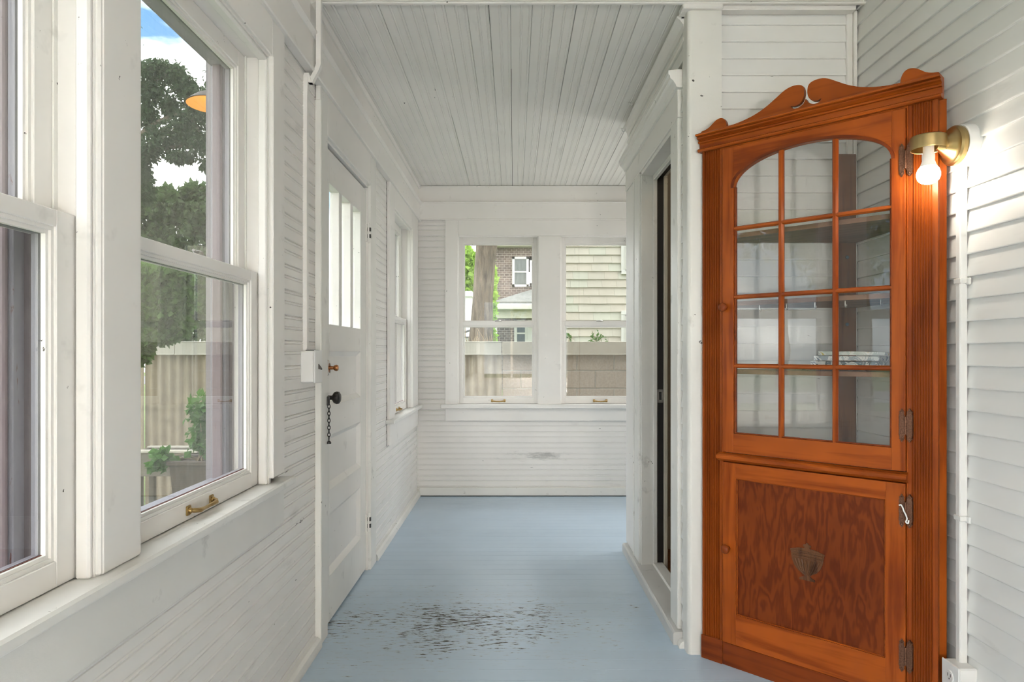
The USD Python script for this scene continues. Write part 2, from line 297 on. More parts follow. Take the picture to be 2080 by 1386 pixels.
ce = thing('ceiling', 'white beadboard ceiling over the passage with cracked joints', 'ceiling', (.28, 4.1, CEIL), kind='structure')
obj('ceiling_core', box(XL - .16, XR + .2, YP, YF + .15, CEIL + .0135, CEIL + .2), 'backing', ce)
x = XL; i = 0; joints = {8: [2.86], 9: [3.28], 10: [2.79], 12: [3.9], 14: [4.3], 5: [3.95], 17: [3.2], 19: [4.0], 3: [4.5], 21: [3.6]}
while x < XR - .01:
    w = min(.0855, XR - x); ys = [YP] + joints.get(i, []) + [YF]
    for p, q in zip(ys, ys[1:]):
        g = R.choice([.0016, .0010, .0004, .0004]); dz = R.uniform(-.0008, .0008)
        pr = [(x + g + a, CEIL + dz - o) for a, o in bead_profile(w - g, q=.0019, g=.0014)]
        obj('ceiling_board', ext(pr, 'y', p + .001, q), 'white_ceiling', ce)
    x += .0857; i += 1
c2 = thing('ceiling', 'white boarded ceiling over the front of the porch', 'ceiling', (.28, .2, 2.66), kind='structure')
obj('ceiling_panel', box(XL - .16, XR + .2, YB - .16, YP, 2.66, 2.86), 'white_ceiling', c2)

wr = thing('wall_right', 'white clapboard house wall on the right with deep shadow lines', 'wall', (XR, .3, 0), kind='structure')
obj('wall_core', box(XR, XR + .16, YB, YA + .05, -.1, 2.66), 'backing', wr)
CP = .0655
for k in range(41): obj('clapboard', clap(YB, YA - .013, .012 + k * CP, CP, XR, -1, 'y'), 'white_siding', wr)
wa = thing('wall_alcove', 'white clapboard wall facing the camera behind the wooden cabinet', 'wall', (1.05, YA, 0), kind='structure')
obj('wall_core', box(.80, XR + .16, YA, YA + .05, -.1, 2.66), 'backing', wa)
for k in range(38): obj('clapboard', clap(.797, XR - .018, .02 + k * CP, CP, YA, -1, 'x'), 'white_siding', wa)
obj('corner_strip', box(XR - .026, XR - .012, YA - .028, YA, 0, 2.49, .003), 'white_trim', wa)
obj('corner_strip', box(XR - .05, XR - .026, YA - .019, YA, 0, 2.49, .003), 'white_trim', wa)

# door block on the right: post, clapboards, doorway
wd = thing('wall_doorway', 'white clapboard wall with the house doorway on the right of the passage', 'wall', (.72, 3.3, 0), kind='structure')
DO = (2.90, 3.60, 2.09)                                   # doorway opening y0, y1, top
obj('wall_core', [box(.682, .779, p, q, a, b) for p, q, a, b in pierced(2.72, 4.05, 0, 2.66, [(DO[0] - .022, DO[1] + .022, 0, DO[2] + .02)])], 'backing', wd)
obj('wall_end', box(.69, XR2, 4.03, 4.06, -.1, 2.66), 'white_siding', wd)
for k in range(38):
    z = .03 + k * CP
    if z > 2.27: obj('clapboard', clap(2.72, 4.045, z, CP, .682, -1, 'y'), 'white_siding', wd)
    else: obj('clapboard', clap(2.715, 2.775, z, CP, .682, -1, 'y'), 'white_siding', wd)
wrc = thing('wall_recess', 'unseen white end wall round the porch corner, its window placed to light the passage', 'wall', (XR2, 4.8, 0), kind='structure')
obj('wall_core', [box(XR2, XR2 + .16, p, q, a, b) for p, q, a, b in pierced(4.0, YF + .15, -.1, 2.72, [(4.22, 5.42, .70, 2.12)])], 'white_siding', wrc)
obj('window_frame', [box(XR2 + .04, XR2 + .09, p, q, a, b) for p, q, a, b in ((4.22, 5.42, .70, .76), (4.22, 5.42, 2.06, 2.12), (4.22, 4.27, .76, 2.06), (5.37, 5.42, .76, 2.06), (4.79, 4.85, .76, 2.06), (4.27, 4.79, 1.39, 1.43), (4.85, 5.37, 1.39, 1.43))], 'white_trim', wrc)
for p, q in ((4.27, 4.79), (4.85, 5.37)): obj('pane', box(XR2 + .062, XR2 + .065, p, q, .76, 2.06), 'clear_glass', wrc)
obj('ceiling_panel', box(XR + .01, XR2 + .16, 4.04, YF + .15, CEIL, CEIL + .2), 'white_ceiling', wrc)

rounded = [(.667, 2.725)] + [(.667 + .018 * (1 - math.cos(t)), YP + .018 * (1 - math.sin(t))) for t in np.linspace(0, math.pi / 2, 6)] + [(.797, YP), (.797, 2.76), (.69, 2.76)]
tr = thing('trim_1', 'white square post between the doorway and the cabinet', 'post', (.73, 2.7, 0), kind='structure')
obj('post_shaft', ext(rounded, 'z', 0, 2.50), 'white_worn', tr, smooth=30)
obj('post_cap', box(.645, .80, YP - .018, 2.70, 2.475, 2.50, .004), 'white_trim', tr)

t2 = thing('trim_2', 'white header board across the passage at the ceiling', 'trim', (.28, YP, 2.49), kind='structure')
obj('header_board', [box(XL + .03, XR, YP - .022, YP - .003, 2.492, 2.66, .003), box(XL + .03, XR - .03, YP - .034, YP - .02, 2.497, 2.53, .004)], 'white_trim', t2)
obj('soffit_strip', box(.797, XR - .03, YP + .0, YA - .012, 2.478, 2.50, .003), 'white_trim', t2)

def frieze(name, label, parts, loc):
    t = thing(name, label, 'trim', loc, kind='structure')
    for n, m in parts: obj(n, m, 'white_trim', t)
# frieze boards of left wall: lower board proud, upper board behind, small mouldings
for n, (ya, yb) in enumerate(((YB, 2.60), (2.60, YF))):
    frieze('trim_3' if n == 0 else 'trim_4', ('white frieze boards above the near left windows', 'white frieze boards above the left door running to the far corner')[n], [
        ('frieze_board', box(XL, XL + .030, ya, yb, 2.222, 2.362, .002)), ('lower_bead', box(XL, XL + .037, ya, yb, 2.216, 2.232, .004)),
        ('picture_moulding', ext([(XL, 2.345), (XL + .034, 2.350), (XL + .046, 2.362), (XL + .046, 2.368), (XL + .036, 2.371), (XL + .022, 2.384), (XL, 2.386)], 'y', ya, yb)),
        ('upper_board', box(XL, XL + .016, ya, yb, 2.378, 2.50 if n else 2.66, .002)),
        ('ceiling_bead', box(XL, XL + .034, ya, yb, CEIL - .028, CEIL - .001, .009) if n else box(XL, XL + .03, ya, yb, 2.63, 2.66, .008))], (XL, (ya + yb) / 2, 2.2))
frieze('trim_5', 'white frieze boards above the far windows', [
    ('frieze_board', box(XL + .028, XR2, YF - .030, YF, 2.236, 2.368, .002)), ('lower_bead', box(XL + .028, XR2, YF - .034, YF, 2.230, 2.242, .003)),
    ('picture_moulding', box(XL + .04, XR2, YF - .038, YF, 2.366, 2.378, .003)), ('upper_board', box(XL + .014, XR2, YF - .016, YF, 2.376, CEIL - .002, .002))], (.28, YF, 2.2))
frieze('trim_6', 'white stepped ceiling moulding above the house doorway', [
    ('upper_board', box(.655, .70, YP + .06, 4.05, 2.470, CEIL - .002, .003)), ('cove', ext([(.70, 2.43), (.668, 2.43), (.664, 2.45), (.650, 2.468), (.640, 2.474), (.640, 2.482), (.70, 2.482)], 'y', YP + .06, 4.05)),
    ('lower_strip', box(.664, .70, YP + .06, 4.05, 2.385, 2.405, .004))], (.67, 3.3, 2.4))
# baseboards
def base(name, label, m, loc): t = thing(name, label, 'baseboard', loc, kind='structure'); obj('shoe_moulding', m, 'white_worn', t)
quarter = lambda x0: [(x0, 0), (x0 + .030, 0), (x0 + .030, .012), (x0 + .025, .030), (x0 + .014, .040), (x0, .043)]
base('baseboard_left', 'white shoe moulding along the left wall near the camera', ext(quarter(XL), 'y', YB, 2.715), (XL, 1, 0))
base('baseboard_left', 'white shoe moulding on the left wall between door and far corner', ext(quarter(XL), 'y', 3.84, YF), (XL, 4.7, 0))
t = thing('baseboard_far', 'white baseboard along the far wall with a dark floor gap', 'baseboard', (.28, YF, 0), kind='structure')
obj('base_board', box(XL + .02, XR2, YF - .018, YF, .006, .072, .003), 'white_worn', t)
obj('gap', box(XL + .02, XR2, YF - .012, YF, 0, .006), 'backing', t)

# ------------------------------------------------------------------ windows
def mapper(side):
    """(along, depth into the wall, z) boxes to world"""
    if side == 'left': return lambda a0, a1, d0, d1, z0, z1, c=0: box(XL - d0, XL - d1, a0, a1, z0, z1, c)
    if side == 'far': return lambda a0, a1, d0, d1, z0, z1, c=0: box(a0, a1, YF + d0, YF + d1, z0, z1, c)
    return lambda a0, a1, d0, d1, z0, z1, c=0: box(a0, a1, YB - d0, YB - d1, z0, z1, c)
def world_pt(side, a, d, z): return {'left': (XL - d, a, z), 'far': (a, YF + d, z), 'rear': (a, YB - d, z)}[side]
def sash(B, name, win, a0, a1, z0, z1, d0, st, top, bot, dusty=False):
    """rails and stiles with a stepped sticking around the pane; returns the sash"""
    s = .007
    fr = [B(a0, a0 + st, d0, d0 + .035, z0, z1, .0015), B(a1 - st, a1, d0, d0 + .035, z0, z1, .0015), B(a0 + st, a1 - st, d0, d0 + .035, z0, z0 + bot, .0015), B(a0 + st, a1 - st, d0, d0 + .035, z1 - top, z1, .0015)]
    for k in (1, 2):
        i0, i1, j0, j1, d = a0 + st + (k - 1) * s, a1 - st - (k - 1) * s, z0 + bot + (k - 1) * s, z1 - top - (k - 1) * s, d0 + .005 * k
        fr += [B(i0, i0 + s, d, d0 + .0185, j0, j1), B(i1 - s, i1, d, d0 + .0185, j0, j1), B(i0 + s, i1 - s, d, d0 + .0185, j0, j0 + s), B(i0 + s, i1 - s, d, d0 + .0185, j1 - s, j1)]
    o = obj(name, fr, 'white_trim', win)
    i0, i1, j0, j1 = a0 + st + .012, a1 - st - .012, z0 + bot + .012, z1 - top - .012
    obj('pane', B(i0, i1, d0 + .019, d0 + .022, j0, j1), 'dusty_glass' if dusty else 'window_glass', o)
    e0, e1, h0, h1, o0, o1 = i0 + .003, i1 - .003, j0 + .003, j1 - .003, d0 + .0225, d0 + .0345
    obj('outer_putty', [B(a0 + st, e0, o0, o1, z0 + bot, z1 - top), B(e1, a1 - st, o0, o1, z0 + bot, z1 - top), B(e0, e1, o0, o1, z0 + bot, h0), B(e0, e1, o0, o1, h1, z1 - top)], 'mauve' if dusty else 'white_trim', o)
    q = .003
    obj('putty_line', [B(i0, i1, d0 + .0165, d0 + .0188, j0, j0 + q)], 'putty', o)
    return o
def sash_lift(side, win, a, z, d, length=.115, name='sash_lift'):
    pts = [world_pt(side, a + length * .5 * u, d - h, z + v) for u, h, v in ((-.86, .004, 0), (-.80, .016, -.001), (-.62, .023, -.003), (-.3, .019, -.005), (0, .018, -.006), (.3, .019, -.005), (.62, .023, -.003), (.80, .016, -.001), (.86, .004, 0))]
    B = mapper(side)
    m = [tube(pts, [.005, .006, .006, .0048, .0045, .0048, .006, .006, .005], 10)]
    for s in (-1, 1): m += [B(a + s * length * .36, a + s * length * .5, d - .005, d + .001, z - .012, z + .012, .002), trimesh.creation.icosphere(2, .0075).apply_translation(world_pt(side, a + s * length * .43, d - .006, z))]
    obj(name, m, 'brass_old', win, smooth=40, label='brass sash lift')
def window(name, side, a0, a1, label, st=.056, lift=True, casing=None, shade=True, head_z=ZO, rear=False):
    B = mapper(side); w = thing(name, label, 'window', world_pt(side, (a0 + a1) / 2, 0, ZS), kind='structure'); z0, z1 = ZS, head_z
    for dj0, dj1, mj in ((-.012, .0955, 'white_trim'), (.0955, .165, 'mauve')):
        obj('jamb' if mj == 'white_trim' else 'outer_jamb', [B(a0 - .02, a0, dj0, dj1, z0 - .03, z1 + .02), B(a1, a1 + .02, dj0, dj1, z0 - .03, z1 + .02), B(a0, a1, dj0, dj1, z1, z1 + .02)], mj, w)
    obj('stop_bead', [B(a0, a0 + .013, -.010, .017, z0, z1, .004), B(a1 - .013, a1, -.010, .017, z0, z1, .004), B(a0, a1, -.010, .017, z1 - .013, z1, .004)], 'white_trim', w)
    obj('parting_bead', [B(a0, a0 + .010, .0555, .0595, z0, z1), B(a1 - .010, a1, .0555, .0595, z0, z1)], 'white_worn', w)
    lo = sash(B, 'lower_sash', w, a0 + .001, a1 - .001, z0 + .002, 1.412, .020, st, .030, .046, side == 'left')
    sash(B, 'upper_sash', w, a0 + .001, a1 - .001, 1.376, z1 - .001, .060, st, .050, .034, side == 'left')
    obj('sash_lock', [B((a0 + a1) / 2 - .028, (a0 + a1) / 2 + .028, .030, .052, 1.412, 1.417, .002), lathe([(0, 0), (.012, 0), (.012, .008), (.006, .013), (0, .013)], world_pt(side, (a0 + a1) / 2 + .012, .043, 1.416)), tube([world_pt(side, (a0 + a1) / 2 + u, .040 - abs(u) * .1, 1.423) for u in (-.028, -.01, .008)], .004, 8)], 'steel', w)
    if lift: sash_lift(side, w, (a0 + a1) / 2 - (.03 if side == 'left' else .0), z0 + .026, .020, .150 if side == 'left' and not lift == 2 else .118)
    if side == 'left' and not rear: obj('sash_pulley', [B(a1 - .0025, a1 + .001, .064, .080, 1.90, 1.985, .002)], 'plastic_white', w)
    # storm frame outside
    e = .046
    m0 = obj('storm_frame', [B(a0, a0 + e, .105, .150, z0, z1, .002), B(a1 - e, a1, .105, .150, z0, z1, .002), B(a0 + e, a1 - e, .105, .150, z1 - e, z1, .002), B(a0 + e, a1 - e, .105, .150, z0, z0 + .03, .002)], 'mauve', w)
    if shade:
        obj('storm_bead', [B(a1 - e - .012, a1 - e, .112, .142, z0, z1, .003), B(a0 + e, a0 + e + .012, .112, .142, z0, z1, .003)], 'mauve_pink', w)
        obj('blind_stop', [B(a1 - .018, a1, .0955, .105, z0, z1), B(a0, a0 + .018, .0955, .105, z0, z1), B(a0, a1, .0955, .105, z1 - .018, z1)], 'mauve_dark', w)
    obj('outer_sill', B(a0 - .05, a1 + .05, .100, .215, z0 - .045, z0 + .003, .004), 'mauve', w)
    return w, B
names = ['window_12', 'window_11', 'window_6', 'window_5', 'window_1', 'window_2']
labs = ['unseen last sash window of the left wall behind the camera, placed to let daylight in', 'unseen second sash window from the rear of the left wall, placed to let daylight in', 'unseen third sash window from the rear of the left wall, placed to let daylight in', 'unseen sash window beside the camera in the left wall, placed to let daylight in', 'nearest left sash window, cut off by the picture edge, its glass filled by the purple storm frame', 'large left sash window looking out on the tree and corrugated fence, brass lift on its sill rail']
for n, l, (a, b) in zip(names, labs, LEFT_WINDOWS):
    w, B = window(n, 'left', a, b, l)
    if n == 'window_2':
        obj('casing', [B(b + .008, b + .125, -.022, -.0, .762, 2.222, .003), B(b + .005, b + .02, -.026, -.001, .7625, 2.098, .003)], 'white_trim', w)
        obj('head_casing', B(YB, b + .008, -.022, -.0, ZO + .008, 2.222, .003), 'white_trim', w)
for k, (p, q) in enumerate(zip([YB] + [b for a, b in LEFT_WINDOWS[:-1]], [a for a, b in LEFT_WINDOWS])):
    B = mapper('left')
    m = thing(f'trim_{10 + k}', ['white casing board at the rear end of the left wall', 'rearmost white mullion casing of the left wall', 'white mullion casing at the rear of the left wall', 'white mullion casing behind the camera', 'white mullion casing beside the camera', 'wide white mullion casing between the two near left windows'][k], 'trim', (XL, (p + q) / 2, ZS), kind='structure')
    obj('mullion_board', B(p + .010, q - .010, -.022, 0, ZS + .002, ZO + .008, .003), 'white_trim', m)
    obj('edge_bead', [B(p + .003, p + .016, -.020, 0, ZS + .002, ZO, .004), B(q - .016, q - .003, -.020, 0, ZS + .002, ZO, .004)], 'white_trim', m)
st = thing('trim_7', 'continuous white window stool and apron under the near left windows, scuffed along its edge', 'window sill', (XL, .3, ZS), kind='structure')
obj('stool', [box(XL - .022, XL + .052, YB, 2.32, ZS - .024, ZS + .001, .005)], 'white_sill', st)
obj('stool_inner', box(XL - .10, XL - .018, YB, 2.19, ZS - .03, ZS), 'white_sill', st)
obj('apron', [box(XL, XL + .020, YB, 2.295, ZS - .150, ZS - .024, .003), box(XL, XL + .012, YB, 2.295, ZS - .160, ZS - .148, .004)], 'white_worn', st)

w3, B = window('window_3', 'left', *WIN3, 'narrow left sash window beyond the porch door, seen edge on', lift=2)
a, b = WIN3
obj('casing', [B(a - .165, a + .008, -.022, 0, ZS, 2.222, .003), B(b - .008, b + .30, -.022, 0, ZS, 2.222, .003), B(b - .006, b + .012, -.027, 0, ZS, ZO, .003)], 'white_trim', w3)
obj('head_casing', B(a + .008, b - .008, -.022, 0, ZO - .002, 2.222, .003), 'white_trim', w3)
obj('stool', [B(a - .19, b + .33, -.055, .022, ZS - .024, ZS + .001, .005), B(a, b, .018, .10, ZS - .03, ZS)], 'white_sill', w3)
obj('apron', B(a - .165, b + .30, -.022, 0, ZS - .160, ZS - .024, .003), 'white_trim', w3)

wA, B = window('window_4', 'far', *FARW[0], 'left of the two far sash windows, showing tree trunk and brick house', st=.040, shade=False, head_z=2.109)
for n_, (a_, b_) in zip(('window_9', 'window_10'), FARW[2:]): window(n_, 'far', a_, b_, 'unseen far sash window round the corner, placed to light the passage', st=.040, shade=False, head_z=2.109)
wB, _ = window('window_7', 'far', *FARW[1], 'right of the two far sash windows, showing the cream shingled house', st=.040, shade=False, head_z=2.109)
far = thing('trim_8', 'white casing, stool and apron framing the pair of far windows', 'trim', (.28, YF, .6), kind='structure')
obj('side_casing', B(-.556, -.452, -.022, 0, ZS, 2.236, .003), 'white_trim', far); obj('mullion_casing', B(.197, .377, -.022, 0, ZS, 2.1045, .003), 'white_trim', far)
obj('side_casing', [B(1.024, 1.206, -.022, 0, ZS, 2.1045, .003), B(1.854, 2.036, -.022, 0, ZS, 2.1045, .003), B(2.684, 2.85, -.022, 0, ZS, 2.236, .003)], 'white_trim', far); obj('head_casing', B(-.452, 2.684, -.022, 0, 2.105, 2.236, .003), 'white_trim', far)
obj('stool', [B(-.59, 2.88, -.052, .022, ZS - .034, ZS + .001, .005)], 'white_sill', far); obj('stool_inner', B(-.46, 2.70, .018, .10, ZS - .03, ZS), 'white_sill', far)
obj('apron', [B(-.556, 2.85, -.020, 0, ZS - .135, ZS - .034, .003)], 'white_trim', far)

# rear wall out of view, its wide windows placed to let daylight in
wb = thing('wall_rear', 'unseen white rear wall with wide windows placed to let daylight in', 'wall', (.28, YB, 0), kind='structure')
RW = [(-.70, .0), (.1, .8)]
obj('wall_core', [box(p, q, YB - .165, YB - .005, a, b) for p, q, a, b in pierced(XL - .165, XR + .16, -.1, 2.66, [(-.72, 1.28, .55, 2.35)])], 'white_siding', wb)
wz = thing('window_8', 'unseen wide rear porch window, placed to let daylight in', 'window', (.28, YB, .55), kind='structure')
obj('window_frame', [box(-.72, 1.28, YB - .10, YB - .04, .55, .60), box(-.72, 1.28, YB - .10, YB - .04, 2.30, 2.35), *[box(x - .025, x + .025, YB - .10, YB - .04, .60, 2.30) for x in (-.695, -.05, .61, 1.255)]], 'white_trim', wz)
for p, q in ((-.67, -.075), (-.025, .585), (.635, 1.23)): obj('pane', box(p, q, YB - .072, YB - .068, .60, 2.30), 'clear_glass', wz)

# ------------------------------------------------------------------ porch door in the left wall
B = mapper('left'); a0, a1, zt = DOOR1
d1 = thing('door_1', 'white porch door in the left wall with three narrow lights over three panels', 'door', (XL, (a0 + a1) / 2, 0), kind='structure')
obj('jamb', [B(a0 - .03, a0, -.006, .165, 0, zt + .03), B(a1, a1 + .03, -.006, .165, 0, zt + .03), B(a0, a1, -.006, .165, zt, zt + .03)], 'white_trim', d1)
obj('casing', [B(a0 - .112, a0 - .006, -.022, 0, .0, 2.218, .003), B(a0 - .118, a0 - .1, -.026, 0, 0, 2.16, .003)], 'white_worn', d1)
obj('casing', [B(a1 + .004, a1 + .140, -.022, 0, .0, 2.218, .003)], 'white_worn', d1)
obj('head_casing', B(a0 - .006, a1 + .004, -.022, 0, zt + .012, 2.218, .003), 'white_trim', d1)
obj('stop', [B(a0, a0 + .012, .05, .07, 0, zt), B(a1 - .012, a1, .05, .07, 0, zt), B(a0, a1, .05, .07, zt - .012, zt)], 'backing', d1)
g = .004; p0, p1, dz0, dz1 = a0 + g, a1 - g, .010, zt - .012; df, db = .004, .046
s0, s1 = p0 + .108, p1 - .125
rails = [(dz0, .205), (.470, .575), (.805, .935), (1.165, 1.283), (1.885, dz1)]
obj('stile', B(p0, s0, df, db, dz0, dz1, .002), 'white_worn', d1); obj('stile', B(s1, p1, df, db, dz0, dz1, .002), 'white_worn', d1)
for k, (p, q) in enumerate(rails): obj('rail', B(s0, s1, df, db, p, q, .0015), 'white_worn' if k == 0 else 'white_trim', d1)
def sunk(p0, p1, z0, z1, d, depth, inset):
    o = [(p0, d, z0), (p1, d, z0), (p1, d, z1), (p0, d, z1)]; i = [(p0 + inset, d + depth, z0 + inset), (p1 - inset, d + depth, z0 + inset), (p1 - inset, d + depth, z1 - inset), (p0 + inset, d + depth, z1 - inset)]
    v = np.array([world_pt('left', *q) for q in o + i]); f = []
    for k in range(4): l = (k + 1) % 4; f += [[k, l, 4 + l], [k, 4 + l, 4 + k]]
    f += [[4, 5, 6], [4, 6, 7]]; m = trimesh.Trimesh(v, f, process=False)
    if m.face_normals[-1][0] < 0: m.invert()
    return m
for (p, q), (r, s) in zip(rails[:3], rails[1:4]): obj('panel', [sunk(s0, s1, q, r, df + .001, .017, .022), B(s0, s1, df + .024, db - .008, q, r)], 'white_trim', d1)
lw = (s1 - s0 - 2 * .050) / 3
for k in range(3):
    l0 = s0 + k * (lw + .050)
    obj('pane', B(l0, l0 + lw, .032, .035, 1.283, 1.885), 'window_glass', d1)
    if k < 2: obj('muntin', B(l0 + lw, l0 + lw + .050, df, db, 1.283, 1.885, .002), 'white_trim', d1)
yl = p0 + .035
rl = obj('rim_lock', [B(p0 - .004, p0 + .030, df - .014, df + .002, 1.062, 1.142, .002)], 'copper', d1, label='copper rim lock on the porch door')
obj('lock_rose', lathe([(0, 0), (.036, 0), (.036, .005), (.033, .010), (.020, .014), (0, .014)], world_pt('left', p0 + .048, df, 1.097), 'x', 28), 'copper', rl, smooth=40)
obj('lock_ring', lathe([(.022, .012), (.031, .012), (.029, .018), (.022, .018)], world_pt('left', p0 + .048, df, 1.097), 'x', 28), 'plastic_white', rl, smooth=40)
obj('thumb_turn', lathe([(0, .014), (.008, .014), (.007, .034), (.011, .038), (.0135, .046), (.011, .053), (0, .055)], world_pt('left', p0 + .048, df, 1.097), 'x', 20), 'copper', rl, smooth=40)
kn = obj('door_knob', lathe([(0, .0), (.010, .0), (.009, .026), (.012, .030), (.022, .036), (.027, .047), (.025, .057), (.016, .063), (0, .065)], world_pt('left', p0 + .048, df, .972), 'x', 28), 'black_iron', d1, smooth=40, label='black round door knob')
obj('knob_rose', lathe([(0, 0), (.018, 0), (.016, .004), (0, .006)], world_pt('left', p0 + .048, df, .972), 'x', 24), 'black_iron', kn, smooth=40)
links = []; zc = .955; k = 0
while zc > .80:
    c = np.array(world_pt('left', a0 - .012, -.028, zc)); aa = np.linspace(0, 2 * math.pi, 12, endpoint=False); L = .0095
    u = np.array([1, 0, 0]) if k % 2 else np.array([0, 1, 0])
    links.append(tube([c + u * .0052 * math.cos(t) + np.array([0, 0, L * math.sin(t)]) for t in aa], .0018, 6, True)); zc -= .0145; k += 1
links += [B(a0 - .024, a0 - .003, -.030, -.021, .945, .982, .002), lathe([(0, 0), (.009, 0), (.009, .006), (.004, .012), (0, .012)], world_pt('left', a0 - .012, -.028, .788), n=16)]
obj('security_chain', links, 'black_iron', d1, label='black hanging door chain')
for z in (1.80, .255):
    h = obj('hinge', [lathe([(0, -.052), (.005, -.052), (.0075, -.046), (.0075, .046), (.005, .052), (0, .052)], world_pt('left', a1 + .002, -.010, z), n=16), B(a1 - .016, a1 + .018, -.004, .006, z - .046, z + .046)], 'white_trim', d1, smooth=40)
    obj('hinge_gap', [B(a1 - .004, a1 + .009, -.022, -.003, z + s * .018 - .010, z + s * .018 + .010) for s in (-1, 1)], 'black_iron', h)
obj('door_shadow_gap', [B(p0, p1, .02, .044, 0, .012), B(p0, p1, .02, .044, zt - .012, zt)], 'dark_gap', d1)  # near-black strips stand in for the shade above and below the door
obj('light_latch', [B(s0 + .001, s0 + .013, .016, .030, 1.30, 1.345, .003)], 'brass_old', d1)

# ------------------------------------------------------------------ doorway to the house on the right
d2 = thing('door_2', 'open house doorway on the right with white casing, crown cap and dark rabbet', 'doorway', (XP, 3.25, 0), kind='structure')
y0, y1, zt2 = DO
obj('casing', [box(XP, .684, 2.760, 2.885, .052, 2.1045, .004)], 'white_worn', d2)
obj('casing', [box(XP, .684, 3.615, 3.753, .052, 2.1045, .004), box(XP - .004, .684, 3.753, 3.775, .052, 2.1045, .003)], 'white_worn', d2)
obj('corner_board', box(XP + .003, .70, 3.775, 4.045, .052, 2.1045, .006), 'white_trim', d2)
obj('head_casing', box(XP, .684, 2.760, 4.045, 2.105, 2.225, .003), 'white_trim', d2)
cap = [(0, 2.215), (-.010, 2.217), (-.014, 2.228), (-.024, 2.243), (-.034, 2.250), (-.036, 2.262), (-.042, 2.266), (-.042, 2.282), (0, 2.286)]
obj('crown_cap', ext([(.684 - .029 + o, z) for o, z in cap] + [(.684, 2.286), (.684, 2.215)], 'y', 2.735, 4.03), 'white_trim', d2)
obj('jamb', [box(.665, .730, y1 - .001, y1 + .022, .045, zt2, .002)], 'white_worn', d2); obj('jamb', box(.665, .730, y0 - .022, y0 + .001, .045, zt2, .002), 'white_worn', d2)
obj('head_jamb', box(.665, .730, y0, y1, zt2 - .004, zt2 + .02), 'white_trim', d2)
obj('door_stop', [box(.726, .747, y1 - .012, y1 + .02, .045, zt2, .003), box(.726, .747, y0 - .02, y0 + .012, .045, zt2, .003), box(.726, .747, y0, y1, zt2 - .03, zt2 - .004, .003)], 'white_worn', d2)
ja = obj('rabbet', [box(.747, .780, y1 - .004, y1 + .03, .04, zt2), box(.747, .780, y0 - .03, y0 + .004, .04, zt2), box(.747, .780, y0, y1, zt2 - .012, zt2 + .02)], 'dark_gap', d2, label='unpainted dark door rabbet')
obj('strike_plate', [box(.749, .778, y1 - .007, y1 - .003, .90 + k, .914 + k, .001) for k in (0, .055)] + [box(.749, .757, y1 - .007, y1 - .003, .90, .969, .001), box(.770, .778, y1 - .007, y1 - .003, .90, .969, .001)], 'steel', ja)
paint('cream_wall', (.46, .40, .32), dirt=.1, chip=-.05); paint('cream_trim', (.62, .57, .48), dirt=.12, chip=.0)
obj('inner_casing', [box(.780, .803, y1 - .006, y1 + .10, .0, 2.19, .004), box(.780, .803, y0 - .10, y0 + .006, .0, 2.19, .004), box(.780, .803, y0 - .1, y1 + .1, zt2 - .006, 2.19, .004)], 'cream_trim', d2)
th = obj('threshold', [ext([(.632, 0), (.632, .043), (.635, .048), (.641, .051), (.745, .056), (.745, 0)], 'y', 2.735, 4.02)], 'step_paint', d2, label='chipped white door threshold')
obj('sill_strip', [ext([(.722, .05), (.728, .066), (.775, .066), (.79, .05)], 'y', y0, y1)], 'white_worn', d2)
obj('nosing_stub', [ext([(.667, 0), (.648, 0), (.648, .010), (.653, .021), (.661, .028), (.667, .029)], 'y', 2.70, 2.735)], 'white_worn', d2)
vb = thing('wall_vestibule', 'cream walls of the house room glimpsed through the right doorway', 'wall', (1.1, 3.4, 0), kind='structure')
obj('inner_wall', [box(.78, XR + .012, 4.01, 4.03, 0, 2.4), box(XR - .01, XR + .012, 2.76, 4.01, 0, 2.4), box(.78, XR, 2.76, 2.775, 0, 2.4), box(.78, XR, 2.76, 4.03, 2.4, 2.42)], 'cream_wall', vb)
obj('inner_baseboard', box(.83, XR - .01, 3.995, 4.01, .02, .21, .003), 'cream_trim', vb)
obj('inner_floor', box(.79, XR, 2.77, 4.01, -.02, .02), 'wood_floor', vb)

vl = thing('ceiling_lamp', 'added fill light, a small round ceiling lamp in the room beyond the right doorway', 'lamp', (1.1, 3.0, 2.3))
obj('base_plate', lathe([(0, 0), (.07, 0), (.065, -.02), (0, -.02)], (1.1, 3.0, 2.4), n=24), 'brass_satin', vl, smooth=40)
mat('fill_glow_room', {'e': ('emission', {'color': (1.0, .82, .60), 'strength': 4.0})}, surface='e.emission')  # added glow to brighten the wall glimpsed through the doorway
obj('glass_bowl', lathe([(.065, -.02), (.062, -.05), (.04, -.075), (0, -.085)], (1.1, 3.0, 2.4), n=24), 'fill_glow_room', vl, smooth=True)

# ------------------------------------------------------------------ corner cabinet (u along the front, v into the corner, z up)
cb = thing('corner_cabinet', 'orange wooden corner cabinet with arched glazed door, scrolled pediment and fluted sides', 'cabinet', (.719, 2.628, 0), -45)
W = .786
def cbox(u0, u1, v0, v1, z0, z1, c=.0015): return box(u0, u1, v0, v1, z0, z1, c)
def L(name, m, ma, parent=None, **k): return obj(name, m, ma, parent or cb, local=True, **k)
def fluted(u0, u1, n, side):
    w = u1 - u0; e0, e1 = (.007, .007) if side < 0 else (.008, .013); p = (w - e0 - e1) / n; pts = [(u0, .018), (u0, 0)]
    for k in range(n):
        c = u0 + e0 + p * (k + .5); r = p * .40
        pts += [(c - r, 0)] + [(c - r * math.cos(t), r * 2.0 * math.sin(t)) for t in np.linspace(.3, math.pi - .3, 6)] + [(c + r, 0)]
    pts += [(u1, 0), (u1, .018)]
    return ext(pts, 'z', .085, 1.932)
